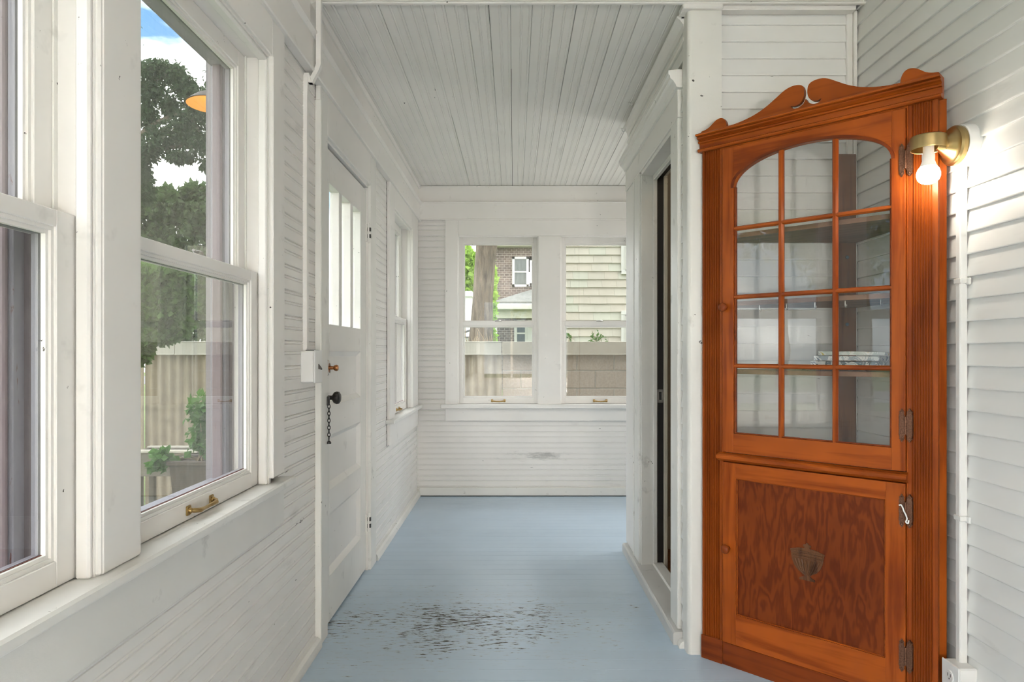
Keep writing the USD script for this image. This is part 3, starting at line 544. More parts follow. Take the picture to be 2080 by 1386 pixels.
L('pilaster', fluted(0.0, .080, 7, -1), 'wood_flute'); L('pilaster', fluted(.706, W, 8, 1), 'wood_flute')
L('plinth_block', cbox(-.003, .0835, -.006, .012, 0, .087), 'wood_dark_h'); L('plinth_block', cbox(.703, W + .003, -.006, .016, 0, .087), 'wood_dark_h')
L('base_board', cbox(.0835, .703, -.002, .016, 0, .085), 'wood_dark_h')
L('face_frame', [cbox(.080, .0865, 0, .02, .085, 1.93), cbox(.7005, .706, 0, .02, .085, 1.93), cbox(.0865, .7005, 0, .02, .757, .783), cbox(.0865, .7005, .0, .02, 1.918, 1.93)], 'wood_v')
L('side_panel', [ext([(W - .006, .018), (W + .014, .038), (W - .03, .075), (W - .045, .06)], 'z', 0, 1.93)], 'wood_v')
nose = [(-.020, .766), (-.026, .770), (-.026, .780), (-.020, .785), (-.006, .787), (0, .790), (.004, .790), (.004, .757), (0, .757), (-.008, .761)]
L('waist_moulding', ext([(v, z) for v, z in nose], 'x', .070, .7065), 'wood_h')
corn = [(.018, 1.924), (-.012, 1.924), (-.017, 1.927), (-.017, 1.932), (-.012, 1.936), (-.0005, 1.937), (-.0005, 1.957), (-.010, 1.958), (-.013, 1.962), (-.010, 1.966), (-.006, 1.967), (-.010, 1.970), (-.020, 1.973), (-.024, 1.976), (-.018, 1.9775), (-.018, 1.979), (-.032, 1.981), (-.034, 1.985), (-.031, 1.989), (.018, 1.989)]
cm = ext(corn, 'x', -.012, W + .012)
L('cornice', cm, 'wood_h')
half = [(0.395, 2.0215), (.404, 2.008), (.420, 2.000), (.438, 2.0005), (.4475, 2.0122), (.4333, 2.0082), (.4154, 2.0128), (.4035, 2.0284), (.4005, 2.048), (.404, 2.0674), (.4175, 2.0768), (.4422, 2.0790), (.4686, 2.0715), (.4989, 2.0531), (.5328, 2.0327), (.5701, 2.0162), (.6105, 2.0052), (.650, 1.999), (.6864, 1.9975), (.6885, 2.013), (.6975, 2.0285), (.7109, 2.0338), (.7258, 2.031), (.7405, 2.022), (.7551, 2.011), (.772, 2.004), (W + .004, 2.001), (W + .004, 1.987)]
half = [(.395, 2.0235)] + half[1:]
def spline(p, n=4):
    p = np.array(p); out = []
    for i in range(len(p) - 1):
        a, b_, c, d = p[max(i - 1, 0)], p[i], p[i + 1], p[min(i + 2, len(p) - 1)]
        for t in np.linspace(0, 1, n, endpoint=False): out.append(.5 * ((2 * b_) + (-a + c) * t + (2 * a - 5 * b_ + 4 * c - d) * t * t + (-a + 3 * b_ - 3 * c + d) * t ** 3))
    return out + [p[-1]]
segs = [half[:2], half[1:5], half[4:19], half[18:27], half[26:]]
hp = []
for s_ in segs: hp += [tuple(q) for q in spline(s_)][:-1]
hp.append(half[-1])
full = [(2 * .395 - u, z) for u, z in hp[::-1]][:-1] + hp
L('pediment', ext([(min(max(u, -.004), W + .004), z) for u, z in full], 'y', -.010, .006), 'wood_h')
# glazed upper door
G0, G1, GZ, GT, SP, RISE = .131, .660, .863, 1.905, 1.77, .105
arch = [(.3955 + .2645 * math.cos(t), SP + RISE * math.sin(t)) for t in np.linspace(0, math.pi, 41)]
opening = [(G0, GZ), (G1, GZ)] + arch
ud = L('upper_door', ext([[(.0875, .793), (.6995, .793), (.6995, 1.916), (.0875, 1.916)], opening], 'y', -.008, .014), 'wood_h', label='glazed upper cabinet door with arched top')
L('stile', [cbox(.0873, G0 - .0005, -.0088, .0142, .7928, 1.9162), ], 'wood_v', ud); L('stile', cbox(G1 + .0005, .6997, -.0088, .0142, .7928, 1.9162), 'wood_v', ud)
grow = lambda g_: [(.3955 + (.2645 + g_) * math.cos(t), SP + (RISE + g_) * math.sin(t)) for t in np.linspace(0, math.pi, 41)]
L('arch_moulding', [ext([grow(.010) + [(G0 - .010, SP - .004), (G0, SP - .004)][:1] + [(G0, SP - .004)] + arch[::-1] + [(G1 + .010, SP - .004)]], 'y', -.0115, -.006)], 'wood_dark_h', ud)
CU, RZ = [.304, .487], [1.112, 1.365, 1.617]
def archz(u): return SP + RISE * math.sqrt(max(0, 1 - ((u - .3955) / .2645) ** 2))
def mprof(c, w=.0095): return [(c - w, .010), (c - w, .002), (c - w * .45, -.006), (c + w * .45, -.006), (c + w, .002), (c + w, .010)]
zs = [GZ] + RZ + [None]; us = [G0] + CU + [G1]
for c in CU: L('muntin', ext(mprof(c), 'z', GZ - .001, archz(c) + .002), 'wood_v', ud)
for c in RZ: L('muntin', ext([(v, z) for z, v in mprof(c, .008)], 'x', G0 - .001, G1 + .001), 'wood_h', ud)
L('glazing_bead', [cbox(G0, G0 + .006, -.004, .010, GZ, SP), cbox(G1 - .006, G1, -.004, .010, GZ, SP), cbox(G0, G1, -.004, .010, GZ, GZ + .005)], 'wood_dark_h', ud)
for i in range(3):
    for j in range(4):
        u0, u1, z0 = us[i], us[i + 1], zs[j]
        if j < 3: poly = [(u0, z0), (u1, z0), (u1, zs[j + 1]), (u0, zs[j + 1])]
        else: poly = [(u0, z0), (u1, z0)] + [(u, archz(u)) for u in np.linspace(u1, u0, 13)]
        L('pane', ext(poly, 'y', .003 + R.uniform(0, .0006), .0055), 'cabinet_glass', ud)
knob = [(0, .0), (.010, .0), (.008, .008), (.010, .012), (.0155, .016), (.0165, .022), (.013, .028), (.006, .031), (0, .0315)]
L('knob', lathe(knob, (.098, -.008, 1.328), '-y', 24), 'wood_dark_h', ud, smooth=50)
# panelled lower door
P0, P1, Q0, Q1 = .140, .643, .199, .699
ld = L('lower_door', ext([[(.089, .0885), (.699, .0885), (.699, .7545), (.089, .7545)], [(P0, Q0), (P1, Q0), (P1, Q1), (P0, Q1)]], 'y', -.008, .014), 'wood_h', label='panelled lower cabinet door with carved urn')
L('stile', cbox(.0885, P0, -.0085, .0142, .088, .755, .0015), 'wood_v', ld); L('stile', cbox(P1, .6995, -.0085, .0142, .088, .755, .0015), 'wood_v', ld)
L('panel', cbox(P0 - .004, P1 + .004, .000, .010, Q0 - .004, Q1 + .004, 0), 'wood_ply', ld)
L('panel_bead', [cbox(P0, P0 + .004, -.006, .002, Q0, Q1), cbox(P1 - .004, P1, -.006, .002, Q0, Q1), cbox(P0, P1, -.006, .002, Q0, Q0 + .004), cbox(P0, P1, -.006, .002, Q1 - .004, Q1)], 'wood_h', ld)
L('knob', lathe(knob, (.1085, -.008, .438), '-y', 24), 'wood_dark_h', ld, smooth=50)
ux, uz, k_ = .3965, .384, 1.0
urn_pts = [(.026, 0), (.026, .006), (.014, .011), (.009, .015), (.012, .020), (.030, .030), (.044, .046), (.052, .066), (.0535, .074), (.055, .088), (.058, .098), (.034, .106), (.010, .109), (.008, .113), (.013, .115), (.013, .120), (.004, .123), (.003, .127)]
flat_urn = [(ux + r, uz + z) for r, z in urn_pts] + [(ux - r, uz + z) for r, z in urn_pts[::-1]]
um = [ext(flat_urn, 'y', -.0035, .001)]
um += [ext([(ux - r * .93, uz + z0), (ux + r * .93, uz + z0), (ux + r * .94, uz + z1), (ux - r * .94, uz + z1)], 'y', -.0062, -.003) for r, z0, z1 in ((.0545, .0745, .078), (.056, .087, .0905), (.0575, .0935, .098))]
for t_ in np.linspace(-.85, .85, 8):
    a_ = np.array([ux + t_ * .014, -.0035, uz + .019]); b_ = np.array([ux + t_ * .030, -.0045, uz + .036]); c_ = np.array([ux + t_ * .049, -.0035, uz + .070]); um.append(tube([a_, b_, (b_ + c_) / 2 + [0, -.0008, 0], c_], [.0012, .0026, .0035, .0032], 8))
for r_, zz in ((.047, .082), (.0495, .0905)):
    for t_ in np.linspace(-1, 1, 22): um.append(box(ux + t_ * r_ - .0011, ux + t_ * r_ + .0011, -.0055, -.003, uz + zz - .0014, uz + zz + .0014))
L('carved_urn', um, 'wood_carved', ld, label='dark carved urn ornament')
# hinges: ornate hammered copper butterflies
def hinge(z, h=.104, dark=False):
    m = []
    for s, c in ((-1, .6905), (1, .7115)):
        pts = [(c - s * .0, z + h / 2)]
        e = [(0, h / 2), (.004, h * .44), (.0075, h * .40), (.006, h * .35), (.0085, h * .28), (.0075, h * .1), (.0085, 0)]
        rgt = [(c + a_, z + b_) for a_, b_ in e] + [(c + a_, z - b_) for a_, b_ in e[::-1][1:]]; lft = [(c - a_, z + b_) for a_, b_ in e[1:]] + [(c - a_, z - b_) for a_, b_ in e[::-1][1:-1]]
        m.append(ext(rgt + lft[::-1], 'y', -.0115, -.007 if s < 0 else .001))
        for zz in (-.40, .40): m.append(lathe([(0, 0), (.0036, 0), (.003, .002), (0, .003)], (c, -.0112, z + zz * h), '-y', 12))
    m.append(lathe([(0, -h * .26), (.0038, -h * .26), (.0038, h * .26), (0, h * .26)], (.7005, -.0115, z), n=12))
    return join(m)
for z in (1.756, .936, .672, .224): L('hinge', hinge(z), 'copper_dark', label='hammered copper hinge')
# open back: corner batten, three shelves, cup hooks
o = obj('back_batten', [box(1.255, 1.326, YA - .032, YA - .0145, 0, 1.93, .002)], 'wood_old', cb, label='brown batten screwed in the corner')
for z in (1.53, 1.27, .70): obj('screw', lathe([(0, 0), (.007, 0), (.006, .002), (0, .003)], (1.29, YA - .032, z), '-y', 14), 'screw_blue', o, smooth=40)
c45 = math.sqrt(.5)
def tri(z0, z1):
    f = lambda u, v: (.719 + (u + v) * c45, 2.628 + (v - u) * c45)
    return ext([f(.115, .022), f(.71, .022), (1.325, 2.14), (1.325, 2.665), (.86, 2.672)], 'z', z0, z1)
for z in (1.602, 1.350, 1.098): obj('shelf', tri(z - .016, z), 'wood_shelf', cb)
obj('shelf', tri(.765, .780), 'wood_shelf', cb)
for u in (.20, .30, .40, .50, .61):
    c = np.array([u, .055, 1.320]); pts = [c + [0, 0, .016], c + [0, 0, .004]] + [c + [.0, .007 - .007 * math.cos(t), -.0 - .007 * math.sin(t)] for t in np.linspace(0, 3.6, 9)]
    L('cup_hook', tube(pts, .0013, 6), 'steel')

# magazines on the third shelf
def pages(name, cols, rough=.35):
    mat(name, {'tc': ('texture_coordinate', {}), 'v': ('noise_texture', {'scale': 26, 'detail': 3, 'distortion': 1.2}), 'r': ('rgb_ramp', {'ramp': [(.25 + .5 * i / (len(cols) - 1), c) for i, c in enumerate(cols)], 'interpolate': False}),
               'p': ('principled_bsdf', {'roughness': rough, 'coat_weight': .4, 'coat_roughness': .1})}, [('tc.object', 'v.vector'), ('v.fac', 'r.fac'), ('r.color', 'p.base_color')])
pages('print_grey', [(.30, .34, .36), (.62, .64, .62), (.10, .14, .17), (.70, .70, .66), (.22, .30, .36)]); pages('print_dark', [(.03, .03, .035), (.08, .08, .09), (.25, .26, .27)]); pages('print_yellow', [(.62, .62, .58), (.50, .55, .50), (.70, .70, .66), (.62, .50, .10), (.70, .69, .64)]); pages('print_white', [(.70, .70, .68), (.35, .40, .44), (.74, .74, .72), (.14, .20, .28), (.66, .66, .62)])
mags = [('dark magazine at the bottom of the pile on the cabinet shelf', 'print_dark', 1.155, 2.432, .012, -47), ('grey printed magazine lying on the dark one in the cabinet', 'print_grey', 1.175, 2.412, .016, -43), ('white printed magazine in the middle of the cabinet pile', 'print_white', 1.185, 2.405, .015, -46), ('crumpled magazine with yellow patches on top of the cabinet pile', 'print_yellow', 1.195, 2.395, .012, -44)]
zz = 1.0985
for l, m_, x, y, h, rz in mags:
    t = thing('magazine', l, 'magazine', (x, y, zz), rz, group=None)
    g_ = trimesh.creation.box((.215, .155, h)); g_ = g_.subdivide().subdivide().subdivide(); g_.apply_translation((0, 0, h / 2))
    v = g_.vertices.copy(); up = v[:, 2] > h * .55; v[up, 2] += .006 * (meshkit.fbm(v[up] * 18, 3, 5) - .5); v[:, 1] *= 1 - .06 * np.abs(v[:, 0] / .11) ** 3; g_.vertices = v
    g_.vertices[:, 2] = np.maximum(g_.vertices[:, 2], 0)
    obj('pages', g_, m_, t, local=True, smooth=35); zz += h + .0035

# string tied on the hinge
p = np.array([[.684, -.014, .688], [.690, -.016, .690], [.695, -.017, .682], [.699, -.019, .672], [.704, -.019, .662], [.707, -.018, .650], [.7035, -.017, .640], [.7095, -.017, .636], [.711, -.016, .646]])
q = np.array(spline(p, 5)); q = np.array([(cb.M @ np.r_[a_, 1])[:3] for a_ in q])
obj('string', tube(q, .0023, 8), 'plate_white', None, label='white twist of string tied round the third cabinet hinge', cat='string', smooth=True)

# ------------------------------------------------------------------ wall lamp, raceways, boxes
sc = thing('wall_sconce', 'brass wall lamp with a bare lit bulb beside the cabinet', 'lamp', (XR, 2.03, 1.77))
LY, LZ = 2.03, 1.770
obj('mounting_block', lathe([(0, -.005), (.062, -.005), (.062, .026), (.059, .030), (0, .030)], (XR - .010, LY, LZ), '-x', 40), 'plastic_white', sc, smooth=40, label='round white mounting block')
obj('canopy', lathe([(0, .030), (.056, .030), (.0575, .034), (.0575, .044), (.053, .050), (.046, .0505), (.040, .055), (.030, .066), (.0165, .082), (.010, .090), (0, .090)], (XR - .010, LY, LZ), '-x', 48), 'brass_satin', sc, smooth=35)
cx_, cy_, cz_ = XR - .128, LY - .006, LZ + .006
obj('arm', tube([(XR - .085, LY, LZ), (XR - .100, LY, LZ + .001), (cx_ + .030, LY, cz_ - .004)], [.0125, .0115, .0115], 16), 'brass_satin', sc, smooth=40)
obj('cup', lathe([(0, .020), (.044, .020), (.047, .018), (.048, .014), (.048, -.016), (.0465, -.020), (.0450, -.018), (.0450, .012), (0, .014)], (cx_, cy_, cz_), n=56), 'brass_satin', sc, smooth=35)
blb = obj('bulb_neck', lathe([(0, .012), (.0145, .012), (.0145, -.030), (.017, -.034), (.0165, -.052), (.022, -.068), (.0225, -.069), (0, -.069)], (cx_, cy_, cz_), n=32), 'plastic_white', sc, smooth=40)
mat('bulb_glow', {'e': ('emission', {'color': (1.0, .90, .76), 'strength': 14.0})}, surface='e.emission')
obj('bulb_globe', lathe([(.0222, -.069), (.028, -.077), (.0315, -.088), (.0315, -.097), (.028, -.108), (.020, -.116), (.010, -.120), (0, -.121)], (cx_, cy_, cz_), n=36), 'bulb_glow', sc, smooth=True, label='glowing white bulb')
rc = thing('cable_raceway', 'white surface raceway running from the wall lamp down to the socket box', 'raceway', (XR, 2.03, .2))
obj('cover', box(XR - .034, XR - .010, 2.026, 2.048, .245, 1.712, .003), 'plastic_white', rc)
for z in (1.372, .672): obj('clip', [box(XR - .036, XR - .010, 2.020, 2.054, z - .008, z + .008, .002), box(XR - .018, XR - .010, 2.010, 2.028, z - .012, z + .008, .002)], 'plastic_white', rc)
ob = thing('socket_box', 'white surface box with a double socket at the foot of the right wall raceway', 'socket', (XR, 2.03, .14))
obj('body', box(XR - .062, XR - .008, 1.985, 2.060, .125, .248, .004), 'plastic_white', ob)
fp = obj('face_plate', box(XR - .0655, XR - .061, 1.983, 2.062, .123, .250, .002), 'plate_white', ob)
for z in (.212, .160):
    s_ = obj('receptacle', lathe([(0, 0), (.0165, 0), (.0155, .0025), (0, .003)], (XR - .0655, 2.022, z), '-x', 28), 'plastic_white', ob, smooth=40)
    obj('slot', [box(XR - .0692, XR - .066, 2.022 + o - .001, 2.022 + o + .001, z - .002, z + .007) for o in (-.006, .006)] + [lathe([(0, 0), (.0024, 0), (.0024, .0034), (0, .0034)], (XR - .0655, 2.022, z - .008), '-x', 12)], 'slot', s_)
lr = thing('cable_raceway', 'white raceway bent over the left frieze and running down to the light switch', 'raceway', (XL, 2.58, 1.17))
pth = spline([(XL + .050, 2.600, 2.490), (XL + .050, 2.600, 2.28), (XL + .048, 2.597, 2.235), (XL + .022, 2.585, 2.170), (XL + .006, 2.578, 2.12), (XL + .006, 2.575, 1.16)], 5)
def strip(pts, hw, hd):
    m = []
    for a_, b_ in zip(pts, pts[1:]): m.append(hull([np.array(q) + [sx * hd, sy * hw, 0] for q in (a_, b_) for sx in (-1, 1) for sy in (-1, 1)]))
    return m
obj('cover', strip(pth, .011, .009), 'white_trim', lr)
sb = thing('switch_box', 'white surface light switch box on the left wall beside the porch door', 'light switch', (XL, 2.58, 1.05))
obj('body', box(XL - .002, XL + .050, 2.535, 2.625, 1.050, 1.168, .004), 'plastic_white', sb)
obj('face_plate', box(XL + .049, XL + .054, 2.532, 2.628, 1.048, 1.170, .002), 'plate_white', sb)
obj('toggle', [hull([(XL + .054, 2.575, 1.100), (XL + .054, 2.585, 1.100), (XL + .054, 2.575, 1.118), (XL + .054, 2.585, 1.118), (XL + .066, 2.576, 1.096), (XL + .066, 2.584, 1.096), (XL + .066, 2.576, 1.102), (XL + .066, 2.584, 1.102)])], 'slot', sb)
obj('cover_gap', box(XL + .012, XL + .048, 2.555, 2.605, 1.1681, 1.1715, .001), 'black_iron', sb)
for (x, y, z) in ((.625, 3.72, 2.5), (.63, 4.02, 2.46)):
    t = thing('screw_hook', ('small painted hook in the ceiling edge above the doorway', 'small painted hook at the far end of the doorway moulding')[x > .627], 'hook', (x, y, z))
    c = np.array([x, y, z]); obj('hook', [tube([c + [0, 0, .012], c, *[c + [.009 - .009 * math.cos(q_), 0, -.009 * math.sin(q_)] for q_ in np.linspace(0, 4, 9)]], .0028, 8), lathe([(0, 0), (.008, 0), (.006, -.004), (0, -.004)], c + [0, 0, .011], n=14)], 'white_worn', t)
# added fill lights built as globe pendants: one behind the camera, one round the corner
mat('fill_glow_rear', {'e': ('emission', {'color': (1.0, .93, .85), 'strength': 5.0})}, surface='e.emission')
mat('fill_glow_corner', {'e': ('emission', {'color': (1.0, .93, .85), 'strength': 10.0})}, surface='e.emission')
for GX, GY, GZ_, GC, glow, lab in ((.70, -3.7, 1.72, 2.66, 'fill_glow_rear', 'added fill light, a white globe pendant behind the camera'), (2.25, 4.85, 1.30, CEIL, 'fill_glow_corner', 'added fill light, a white globe pendant low round the corner beyond the doorway')):
    gl = thing('pendant_lamp', lab, 'lamp', (GX, GY, GZ_ - .125))
    obj('ceiling_plate', lathe([(0, 0), (.06, 0), (.055, -.02), (.02, -.03), (0, -.03)], (GX, GY, GC), n=32), 'brass_satin', gl, smooth=40)
    obj('cord', tube([(GX, GY, GC - .02), (GX, GY, GZ_ + .13)], .005, 8), 'black_iron', gl); obj('holder', lathe([(0, .16), (.03, .16), (.036, .11), (0, .11)], (GX, GY, GZ_), n=24), 'brass_satin', gl, smooth=40)
    obj('globe', trimesh.creation.icosphere(3, .125).apply_translation((GX, GY, GZ_)), glow, gl, smooth=True)

mat('fill_glow_floor', {'e': ('emission', {'color': (1.0, .93, .85), 'strength': 88.0})}, surface='e.emission')  # added fill globe behind the camera, brightens the passage and its ceiling
fx, fy, fz = .70, -3.85, .62
flp = thing('floor_lamp', 'added fill light, a low white globe on a stand behind the camera', 'lamp', (fx, fy, 0))
obj('base', lathe([(0, 0), (.11, 0), (.11, .012), (.04, .022), (.012, .04), (.012, fz - .10), (.04, fz - .09), (.04, fz - .075), (0, fz - .075)], (fx, fy, 0), n=32), 'brass_satin', flp, smooth=40)
obj('globe', trimesh.creation.icosphere(3, .125).apply_translation((fx, fy, fz + .04)), 'fill_glow_floor', flp, smooth=True)

# ================================================================== outdoors
GZ0 = -.55
mat('grass', {'g': ('geometry', {}), 'n': ('noise_texture', {'scale': 9, 'detail': 8}), 'n2': ('noise_texture', {'scale': .35, 'detail': 3}), 'r': ('rgb_ramp', {'ramp': [(.3, (.055, .10, .022)), (.7, (.15, .21, .055))]}), 'r2': ('rgb_ramp', {'ramp': [(.3, (.8, .8, .7)), (.7, (1.2, 1.15, .9))]}),
             'm': ('mix', {'mix_type': 'multiply', 'fac': 1.0}), 'b': ('bump', {'strength': .8, 'distance': .03}), 'p': ('principled_bsdf', {'roughness': .9})},
    [('g.position', 'n.vector'), ('g.position', 'n2.vector'), ('n.fac', 'r.fac'), ('n2.fac', 'r2.fac'), ('r.color', 'm.color1'), ('r2.color', 'm.color2'), ('m.color', 'p.base_color'), ('n.fac', 'b.height'), ('b.normal', 'p.normal')])
plain('concrete', (0.460, 0.425, 0.356), .85, bump=.4, scale=20, var=.12); plain('asphalt', (.16, .16, .165), .9, bump=.3, scale=40)
plain('flashing', (0.414, 0.370, 0.289), .5, var=.10, scale=3, bump=.05); plain('flashing_white', (0.444, 0.422, 0.355), .5, var=.06, scale=3)
plain('corrugated', (.33, .28, .205), .6, var=.16, scale=7, bump=.1); plain('block', (.36, .295, .225), .85, bump=.35, scale=50, var=.12)
plain('trough', (0.141, 0.122, 0.092), .75, var=.25, scale=8); plain('planter', (.075, .055, .040), .7, var=.25, scale=14, bump=.3); plain('soil', (.04, .03, .02), .95)
plain('cream_siding', (.45, .41, .335), .75, var=.07, scale=2.5, bump=.1); plain('cream_siding_pale', (.435, .42, .34), .75, var=.07, scale=2.5); plain('cream_siding_warm', (.45, .40, .325), .75, var=.08, scale=2.5)
plain('house_white', (0.548, 0.533, 0.481), .6); plain('house_cream', (0.459, 0.437, 0.348), .6); plain('shed_white', (.86, .86, .85), .5); plain('mauve_siding', (0.252, 0.222, 0.237), .6, var=.1, scale=4)
plain('dark_pane', (.06, .072, .062), .15, spec=.7); plain('roof_slate', (0.155, 0.159, 0.141), .8, var=.25, scale=3, bump=.3)
mat('bark', {'g': ('geometry', {}), 'm': ('mapping', {'scale': (9, 9, 1.3)}), 'n': ('noise_texture', {'scale': 2.2, 'detail': 8, 'roughness': .65, 'distortion': .4}), 'r': ('rgb_ramp', {'ramp': [(.3, (.055, .042, .030)), (.5, (.16, .125, .09)), (.7, (.27, .215, .155))]}), 'b': ('bump', {'strength': 1.0, 'distance': .04}), 'p': ('principled_bsdf', {'roughness': .95})},
    [('g.position', 'm.vector'), ('m.vector', 'n.vector'), ('n.fac', 'r.fac'), ('r.color', 'p.base_color'), ('n.fac', 'b.height'), ('b.normal', 'p.normal')])
mat('brick', {'g': ('geometry', {}), 'sp': ('separate_xyz', {}), 'cb': ('combine_xyz', {}), 'k': ('brick_texture', {'color1': (.095, .070, .058), 'color2': (.15, .112, .092), 'mortar': (.34, .31, .275), 'scale': 1.0, 'brick_width': .22, 'row_height': .105, 'mortar_size': .008, 'mortar_smooth': .1}), 'n': ('noise_texture', {'scale': .8, 'detail': 3}), 'r': ('rgb_ramp', {'ramp': [(.3, (.75, .75, .75)), (.7, (1.2, 1.15, 1.1))]}), 'mu': ('mix', {'mix_type': 'multiply', 'fac': 1.0}), 'p': ('principled_bsdf', {'roughness': .9})},
    [('g.position', 'sp.vector'), ('sp.x', 'cb.x'), ('sp.z', 'cb.y'), ('cb.vector', 'k.vector'), ('g.position', 'n.vector'), ('n.fac', 'r.fac'), ('k.color', 'mu.color1'), ('r.color', 'mu.color2'), ('mu.color', 'p.base_color')])
def leafmat(name, a, b, trans=.35):
    mat(name, {'oi': ('geometry', {}), 'r': ('rgb_ramp', {'ramp': [(0, a), (1, b)]}), 'd': ('principled_bsdf', {'roughness': .55, 'specular_ior_level': .3}), 't': ('translucent_bsdf', {}), 'm': ('mix_closure', {'fac': trans})},
        [('oi.random_per_island', 'r.fac'), ('r.color', 'd.base_color'), ('r.color', 't.color'), ('d.BSDF', 'm.closure1'), ('t.BSDF', 'm.closure2')], surface='m.closure')
leafmat('leaf_dark', (.040, .075, .026), (.085, .135, .048), .35); leafmat('leaf_mid', (.07, .14, .025), (.17, .27, .055), .4); leafmat('leaf_bright', (.30, .46, .07), (.52, .66, .15), .5); leafmat('leaf_planter', (.07, .17, .03), (.17, .36, .07), .35)
leafmat('leaf_hedge', (.06, .10, .03), (.15, .20, .055), .35); leafmat('stem_dry', (.35, .27, .17), (.45, .36, .24), .1)

obj('lawn', [box(-70, 40, -45, 60, GZ0 - .3, GZ0)], 'grass', None, label='green lawn around the porch reaching to the street', cat='lawn', kind='structure')
obj('street', [box(-27, -20, -45, 60, GZ0 - .29, GZ0 + .02)], 'asphalt', None, label='grey street beyond the lawn on the left', cat='street', kind='structure')
obj('path', [box(-7.5, 3.5, 5.9, 7.35, GZ0 - .29, GZ0 + .015)], 'concrete', None, label='pale concrete path at the foot of the corrugated fence', cat='path', kind='structure')
hb = thing('house_body', 'unseen mass of the house behind the clapboard wall, tall enough to shade the left yard', 'house', (5, 1.5, GZ0), kind='structure')
obj('house_wall', [box(XR + .17, 8, YB, 2.7, GZ0, 9), box(2.2, 8, 2.7, 4.06, GZ0, 9), box(XR + .17, 2.2, 2.7, 4.06, 2.6, 9)], 'mauve_siding', hb)  # unseen; its height is set to keep sun off the left yard
obj('porch_base', [box(XL - .16, XR + .17, YB - .16, 4.06, GZ0, -.13), box(XL - .16, XR2 + .16, 4.06, YF + .16, GZ0, -.13)], 'mauve_siding', hb)
rf = thing('porch_roof', 'low roof slab over the porch, hidden above the ceiling', 'roof', (.3, 1.7, 2.87), kind='structure')
obj('roof_slab', [box(XL - .28, XR + .1, YB - .45, YF + .40, 2.87, 3.0), box(XR + .1, XR2 + .4, 4.07, YF + .4, 2.87, 3.0)], 'roof_slate', rf)
ex = thing('outer_siding', 'mauve painted outer face of the porch wall', 'siding', (XL - .17, 1.7, 0), kind='structure')
obj('outer_panel', [box(XL - .185, XL - .1655, p_, q_, a_, b_) for p_, q_, a_, b_ in pierced(YB - .1, YF + .16, GZ0, 2.86, ops)], 'mauve_siding', ex)

# garage with corrugated wall, block wall and flashing
YG = 7.4
cg = thing('corrugated_fence', 'tan corrugated sheet wall with a flashing strip outside the left window', 'fence', (-3.6, YG, GZ0))
def corrugate(x0, x1, y, z0, z1, pitch, amp):
    n = int((x1 - x0) / pitch * 10); xs = np.linspace(x0, x1, n); f_ = y + amp * np.cos(xs / pitch * 2 * math.pi)
    return ext([(a_, b_) for a_, b_ in zip(xs, f_)] + [(a_, b_ + .004) for a_, b_ in zip(xs[::-1], f_[::-1])], 'z', z0, z1)
x0 = -.127
for k in range(7): obj('corrugated_sheet', corrugate(x0 - .96 * (k + 1) + .004, x0 - .96 * k - .002, YG + .01 * (k % 2), GZ0, 1.16, .096, .016), 'corrugated', cg, smooth=40)
for k in range(4): obj('flashing', [box(x0 - 1.75 * (k + 1), x0 - 1.75 * k - .006, YG - .030, YG - .022, 1.145, 1.279, .002), box(x0 - 1.75 * (k + 1), x0 - 1.75 * k - .006, YG - .042, YG + .03, 1.136, 1.150, .003), box(x0 - 1.75 * (k + 1), x0 - 1.75 * k - .006, YG - .034, YG + .03, 1.272, 1.282, .003)], 'flashing_white', cg)
bw = thing('block_wall', 'tan concrete block wall with a flashing strip outside the far windows', 'wall', (1.2, YG, GZ0))
obj('joint_core', box(x0 + .004, 3.2, YG + .005, YG + .12, GZ0, 1.17), 'concrete', bw)
z = GZ0; r_ = 0
while z < 1.13:
    x = x0 + .004 - (.2 if r_ % 2 else 0)
    while x < 3.2:
        p_, q_ = max(x, x0 + .004), min(x + .395, 3.2)
        if q_ - p_ > .03: obj('concrete_block', box(p_ + .003, q_ - .003, YG - R.uniform(.000, .004), YG + .06, z + .003, min(z + .185, 1.15) - .003, .004), 'block', bw)
        x += .40
    z += .19; r_ += 1
for k in range(2): obj('flashing', [box(x0 + 1.66 * k + .002, x0 + 1.66 * (k + 1) - .006, YG - .030, YG - .022, 1.145, 1.279, .002), box(x0 + 1.66 * k + .002, x0 + 1.66 * (k + 1) - .006, YG - .042, YG + .03, 1.136, 1.150, .003)], 'flashing', bw)
tb = thing('raised_bed', 'low weathered metal trough standing before the corrugated wall', 'trough', (-3.2, 6.75, GZ0))
tt = EYE - (915 - CY) / F * 6.7
obj('trough_side', [box(-3.66, -3.05, 6.62, 6.66, tt - .24, tt), box(-3.66, -3.05, 6.90, 6.93, tt - .24, tt), box(-3.66, -3.62, 6.62, 6.93, tt - .24, tt), box(-3.09, -3.05, 6.62, 6.93, tt - .24, tt)], 'trough', tb)
obj('rim', [box(-3.67, -3.04, 6.60, 6.67, tt - .012, tt + .012, .004), box(-3.67, -3.04, 6.89, 6.95, tt - .012, tt + .012, .004)], 'concrete', tb)
obj('soil', box(-3.62, -3.09, 6.66, 6.90, tt - .06, tt - .03), 'soil', tb)
obj('leg', [box(x_, x_ + .05, y_, y_ + .05, GZ0, tt - .235) for x_ in (-3.64, -3.12) for y_ in (6.63, 6.87)], 'trough', tb)

